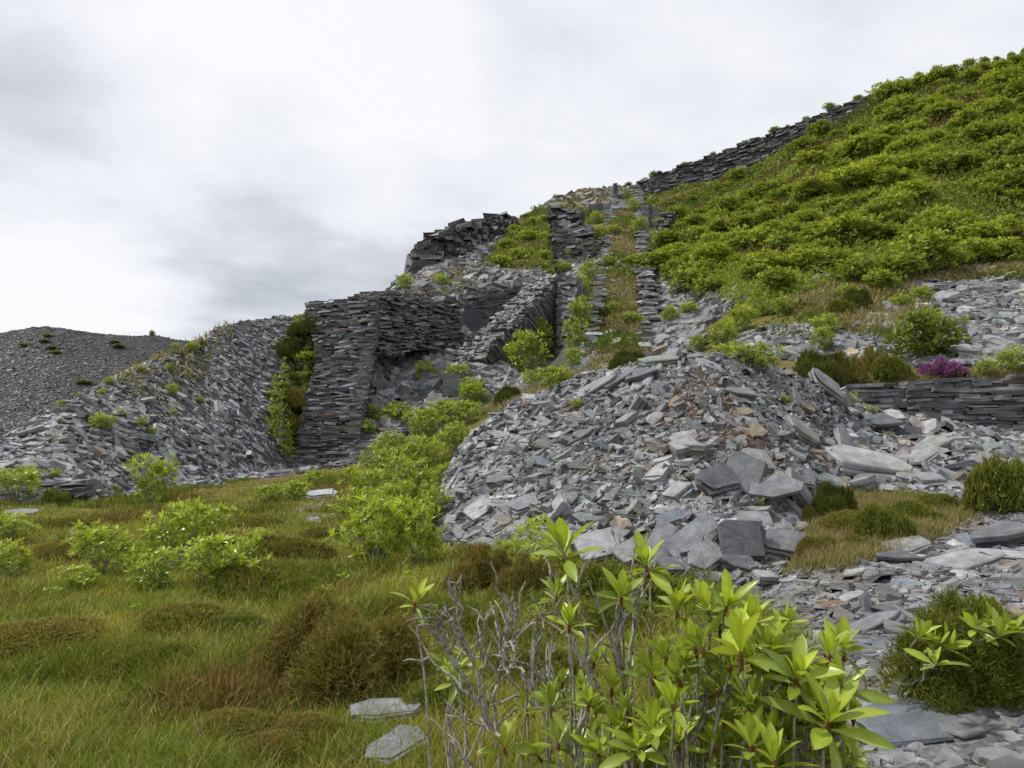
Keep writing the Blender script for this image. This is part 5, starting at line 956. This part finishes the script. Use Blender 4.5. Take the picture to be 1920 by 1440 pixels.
# ------------------------------------------------------------------ the rhododendrons right in front of the viewer
def hero(name, label, whorl_list, stem_list, roots, extra, extra_poly, ed, twigs, seedv):
    global rng
    loc = np.array([roots[0][0], roots[0][1], 0.0]); F_ = Bag(); S_ = Bag(); paths = []
    wp, wr, wy, wd_ = [], [], [], []
    for w in whorl_list:
        u, v, r, d = w[:4]; wp.append(P(u, v, d)); wr.append(r * d / FPX * 1.06); wy.append(w[4] if len(w) > 4 else rng.uniform(.78, 1.0))
    us = [q_[0] for q_ in extra_poly]; vs_ = [q_[1] for q_ in extra_poly]; k = 0
    while k < extra:
        u, v = rng.uniform(min(us), max(us)), rng.uniform(min(vs_), max(vs_))
        if not inpoly(extra_poly, u, v): continue
        d = rng.uniform(*ed); wp.append(P(u, v, d)); wr.append(rng.uniform(.045, .08)); wy.append(rng.uniform(.45, .95)); k += 1
    wp = np.array(wp); wr = np.array(wr); wy = np.array(wy); n = len(wp)
    ax = unit(np.stack([rng.normal(0, .22, n), rng.normal(-.15, .22, n), np.ones(n)], -1))
    whorls(F_, wp, ax, wr, 9, wy, 1, .32, (.15, .92)); whorls(F_, wp - ax * (wr * .1)[:, None], ax, wr * 1.1, 6, wy - .3, 1, .29, (1.05, 1.9))
    for i in range(n):                                       # rusty bud scales where the leaves meet
        tubes(F_, [(np.array([wp[i] - ax[i] * wr[i] * .32, wp[i] - ax[i] * wr[i] * .1, wp[i] + ax[i] * wr[i] * .10]), np.array([.0035, .006, .0025]))], (.26, .085, .03), 6)
    for pts in stem_list:
        q_ = np.array([P(*p) for p in pts]); t0 = np.linspace(0, 1, len(q_)); t1 = np.linspace(0, 1, len(q_) * 3)
        q2 = np.stack([np.interp(t1, t0, q_[:, c]) for c in range(3)], -1); q2[1:-1] = .25 * q2[:-2] + .5 * q2[1:-1] + .25 * q2[2:]; q2 += rng.normal(0, .004, q2.shape)
        paths.append((q2, np.linspace(.007, .0028, len(q2))))
        for _ in range(twigs):
            i = int(rng.integers(2, len(q2) - 1)); b0 = q2[i]; l = rng.uniform(.04, .16); dr = unit((q2[i] - q2[i - 1]) / np.linalg.norm(q2[i] - q2[i - 1]) + rng.normal(0, .55, 3) + np.array([0, 0, .5]))
            tw = bend(b0, b0 + dr * l, .1, 4, .06); paths.append((tw, np.linspace(.0042, .0022, 4)))
            if rng.random() < .6: b1 = tw[2]; paths.append((bend(b1, b1 + unit(dr + rng.normal(0, .6, 3)) * l * .5, .1, 3, .05), np.linspace(.003, .002, 3)))
    for i in range(n):
        r_ = min(roots, key=lambda q_: abs(q_[0] - wp[i][0]) * 1.0 + abs(q_[1] - wp[i][1]) * .4 + rng.uniform(0, .12)); b0 = np.array([r_[0] + rng.normal(0, .03), r_[1] + rng.normal(0, .03), r_[2] if len(r_) > 2 else -.03])
        a = wp[i] - ax[i] * wr[i] * .25; m_ = b0 + (a - b0) * .6; m_[:2] += (a - b0)[:2] * rng.uniform(-.25, .1) + rng.normal(0, .03, 2)
        q_ = np.array([b0, b0 * .6 + m_ * .4 + rng.normal(0, .015, 3), m_, m_ * .45 + a * .55 + rng.normal(0, .012, 3), a - ax[i] * .01, a]); t0 = np.linspace(0, 1, 6); t1 = np.linspace(0, 1, 16)
        q2 = np.stack([np.interp(t1, t0, q_[:, c]) for c in range(3)], -1)
        for _ in range(2): q2[1:-1] = .25 * q2[:-2] + .5 * q2[1:-1] + .25 * q2[2:]
        paths.append((q2, np.linspace(.005, .0024, 16)))
    tubes(S_, paths, sides=6)
    for b_ in (F_, S_): b_.V = [v - loc for v in b_.V]
    r = empty(name, loc); link('foliage', F_.data('foliage', M_LEAF, True), r); link('branches', S_.data('branches', M_BARK, True), r); tag(r, label, 'shrub', 'rhododendrons in front of the viewer'); return r
D = 2.35
BARE = [[(940, 1560, D), (940, 1440, D), (933, 1393, D), (917, 1360, D), (900, 1317, D), (883, 1305, D), (820, 1247, 2.4), (790, 1213, 2.42), (770, 1173, 2.42)],
 [(917, 1360, D), (908, 1345, D), (902, 1293, D), (890, 1247, D), (863, 1200, 2.38), (857, 1157, 2.4), (853, 1098, 2.4)], [(890, 1247, D), (872, 1215, 2.33), (845, 1165, 2.3), (832, 1140, 2.3)],
 [(900, 1317, D), (853, 1250, 2.3), (830, 1200, 2.3), (800, 1168, 2.3), (780, 1140, 2.3)], [(853, 1250, 2.3), (836, 1215, 2.3), (822, 1155, 2.3)], [(933, 1390, D), (930, 1360, 2.4), (927, 1310, 2.42), (938, 1260, 2.42), (937, 1193, 2.42), (925, 1153, 2.42)],
 [(938, 1235, 2.42), (950, 1190, 2.44), (957, 1160, 2.44), (953, 1127, 2.44)], [(945, 1222, 2.42), (953, 1213, 2.4), (970, 1187, 2.4), (970, 1137, 2.4)], [(930, 1260, 2.42), (905, 1230, 2.4), (898, 1205, 2.4)],
 [(1095, 1560, 2.3), (1085, 1423, 2.3), (1037, 1353, 2.3), (1007, 1320, 2.3), (997, 1290, 2.3), (1000, 1247, 2.3), (1003, 1187, 2.3)], [(1037, 1353, 2.3), (1042, 1310, 2.3), (1034, 1300, 2.3)], [(997, 1290, 2.3), (975, 1255, 2.32), (950, 1235, 2.33), (905, 1225, 2.35)],
 [(1092, 1500, 2.2), (1090, 1377, 2.2), (1103, 1310, 2.2), (1100, 1240, 2.2), (1097, 1177, 2.2), (1080, 1127, 2.2), (1063, 1075, 2.2), (1058, 1045, 2.2)], [(1097, 1250, 2.2), (1070, 1200, 2.22), (1045, 1135, 2.25), (1030, 1105, 2.25)],
 [(1180, 1500, 2.15), (1175, 1400, 2.15), (1150, 1340, 2.15), (1120, 1290, 2.15), (1090, 1235, 2.15), (1072, 1190, 2.15)], [(1200, 1500, 2.25), (1182, 1370, 2.25), (1170, 1287, 2.25), (1160, 1237, 2.25), (1133, 1160, 2.25), (1103, 1087, 2.25)], [(1168, 1287, 2.25), (1158, 1200, 2.22), (1157, 1150, 2.2), (1163, 1125, 2.2)],
 [(1172, 1287, 2.25), (1180, 1237, 2.25), (1190, 1170, 2.27), (1200, 1113, 2.27)], [(1170, 1290, 2.2), (1157, 1227, 2.2), (1163, 1173, 2.2), (1200, 1107, 2.2), (1213, 1070, 2.2)], [(1010, 1330, 2.5), (960, 1280, 2.5), (940, 1230, 2.5)], [(1060, 1330, 2.5), (1020, 1260, 2.5), (1010, 1215, 2.5)], [(860, 1420, 2.3), (900, 1450, 2.3), (930, 1500, 2.3)][::-1]]
hero('rhododendron_bush', 'leggy rhododendron of bare grey branches with few leaf whorls, nearest left of centre',
 [(778, 1132, 48, 2.3), (1058, 1040, 74, 2.2), (1213, 1064, 62, 2.2), (1165, 1120, 58, 2.2), (1043, 1122, 46, 2.25), (1067, 1173, 46, 2.15), (947, 1405, 50, 2.25), (1007, 1148, 14, 2.3), (987, 1330, 34, 2.4, .7), (1047, 1398, 58, 2.2), (1120, 1412, 50, 2.1), (1147, 1292, 44, 2.2), (1073, 1335, 34, 2.3, .6), (915, 1318, 14, 2.4), (1010, 1420, 40, 2.3, .6)],
 BARE, [(-.03, 2.38, -.02), (.19, 2.28, -.02), (.33, 2.22, -.02)], 14, [(1030, 1250), (1200, 1210), (1240, 1440), (1000, 1470)], (2.1, 2.5), 5, 1)
hero('rhododendron_bush', 'leafy lime-green rhododendron of glossy whorls, nearest right of centre',
 [(1270, 1148, 66, 2.15), (1328, 1148, 58, 2.2), (1362, 1140, 62, 2.1), (1304, 1217, 50, 2.05), (1389, 1227, 86, 1.95), (1438, 1222, 70, 2.05), (1406, 1172, 60, 2.1), (1495, 1277, 80, 1.9), (1555, 1231, 60, 2.0), (1582, 1222, 55, 2.05), (1582, 1292, 62, 1.95), (1552, 1357, 100, 1.8), (1410, 1402, 66, 1.85), (1452, 1432, 68, 1.8), (1360, 1352, 44, 2.0, .7), (1339, 1402, 50, 2.0, .75), (1424, 1332, 52, 2.1, .6), (1484, 1312, 60, 2.05, .7), (1228, 1270, 52, 2.1, .8), (1237, 1362, 56, 2.05, .85), (1200, 1405, 66, 2.0, .85), (1270, 1395, 56, 2.0, .8), (1177, 1338, 44, 2.1, .7), (1466, 1180, 50, 2.2, .8), (1520, 1330, 60, 2.0, .7), (1350, 1180, 50, 2.2, .6), (1163, 1378, 52, 2.1, .8), (1330, 1265, 46, 2.2, .5), (1600, 1345, 40, 2.0, .6)],
 [[(1240, 1520, 2.1), (1286, 1387, 2.05), (1343, 1327, 2.05), (1371, 1295, 2.0), (1388, 1240, 1.95)], [(1253, 1500, 2.1), (1303, 1343, 2.1), (1337, 1297, 2.1), (1353, 1260, 2.1)]], [(.45, 2.05, -.02), (.68, 1.95, -.02)], 95, [(1240, 1230), (1400, 1190), (1580, 1290), (1600, 1450), (1180, 1470)], (1.9, 2.4), 3, 2)
# seedling in the heather bush on the right, and a dark low shoot among the bare stems
for u, v, d, r, n_, lab in [(1850, 1180, 3.72, .13, 5, 'young rhododendron shoot growing out of the big dark heather bush'), (1772, 1225, 3.68, .12, 5, 'smaller rhododendron shoot at the left side of the big dark heather bush'), (852, 1250, 2.9, .075, 6, 'small dark green rhododendron shoot behind the bare branches')]:
    c = P(u, v, d); g = H(c[0], c[1]); lw = np.stack([rng.normal(0, .06, n_), rng.normal(0, .05, n_), rng.uniform(-.05, .06, n_)], -1); B = Bag(); whorls(B, lw, np.tile([0, -.3, 1.0], (n_, 1)) + rng.normal(0, .3, (n_, 3)), np.full(n_, r), 8, np.full(n_, .6), 1)
    S2 = Bag(); tubes(S2, [(bend((0, .42, max(g - c[2], -.4)) if u > 1000 else (0, 0, g - c[2]), q_, .05, 6, .04), np.linspace(.008, .003, 6)) for q_ in lw]); rt = empty('rhododendron_shoot', c); link('foliage', B.data('foliage', M_LEAF, True), rt); link('stems', S2.data('stems', M_BARK, True), rt); tag(rt, lab, 'shrub')
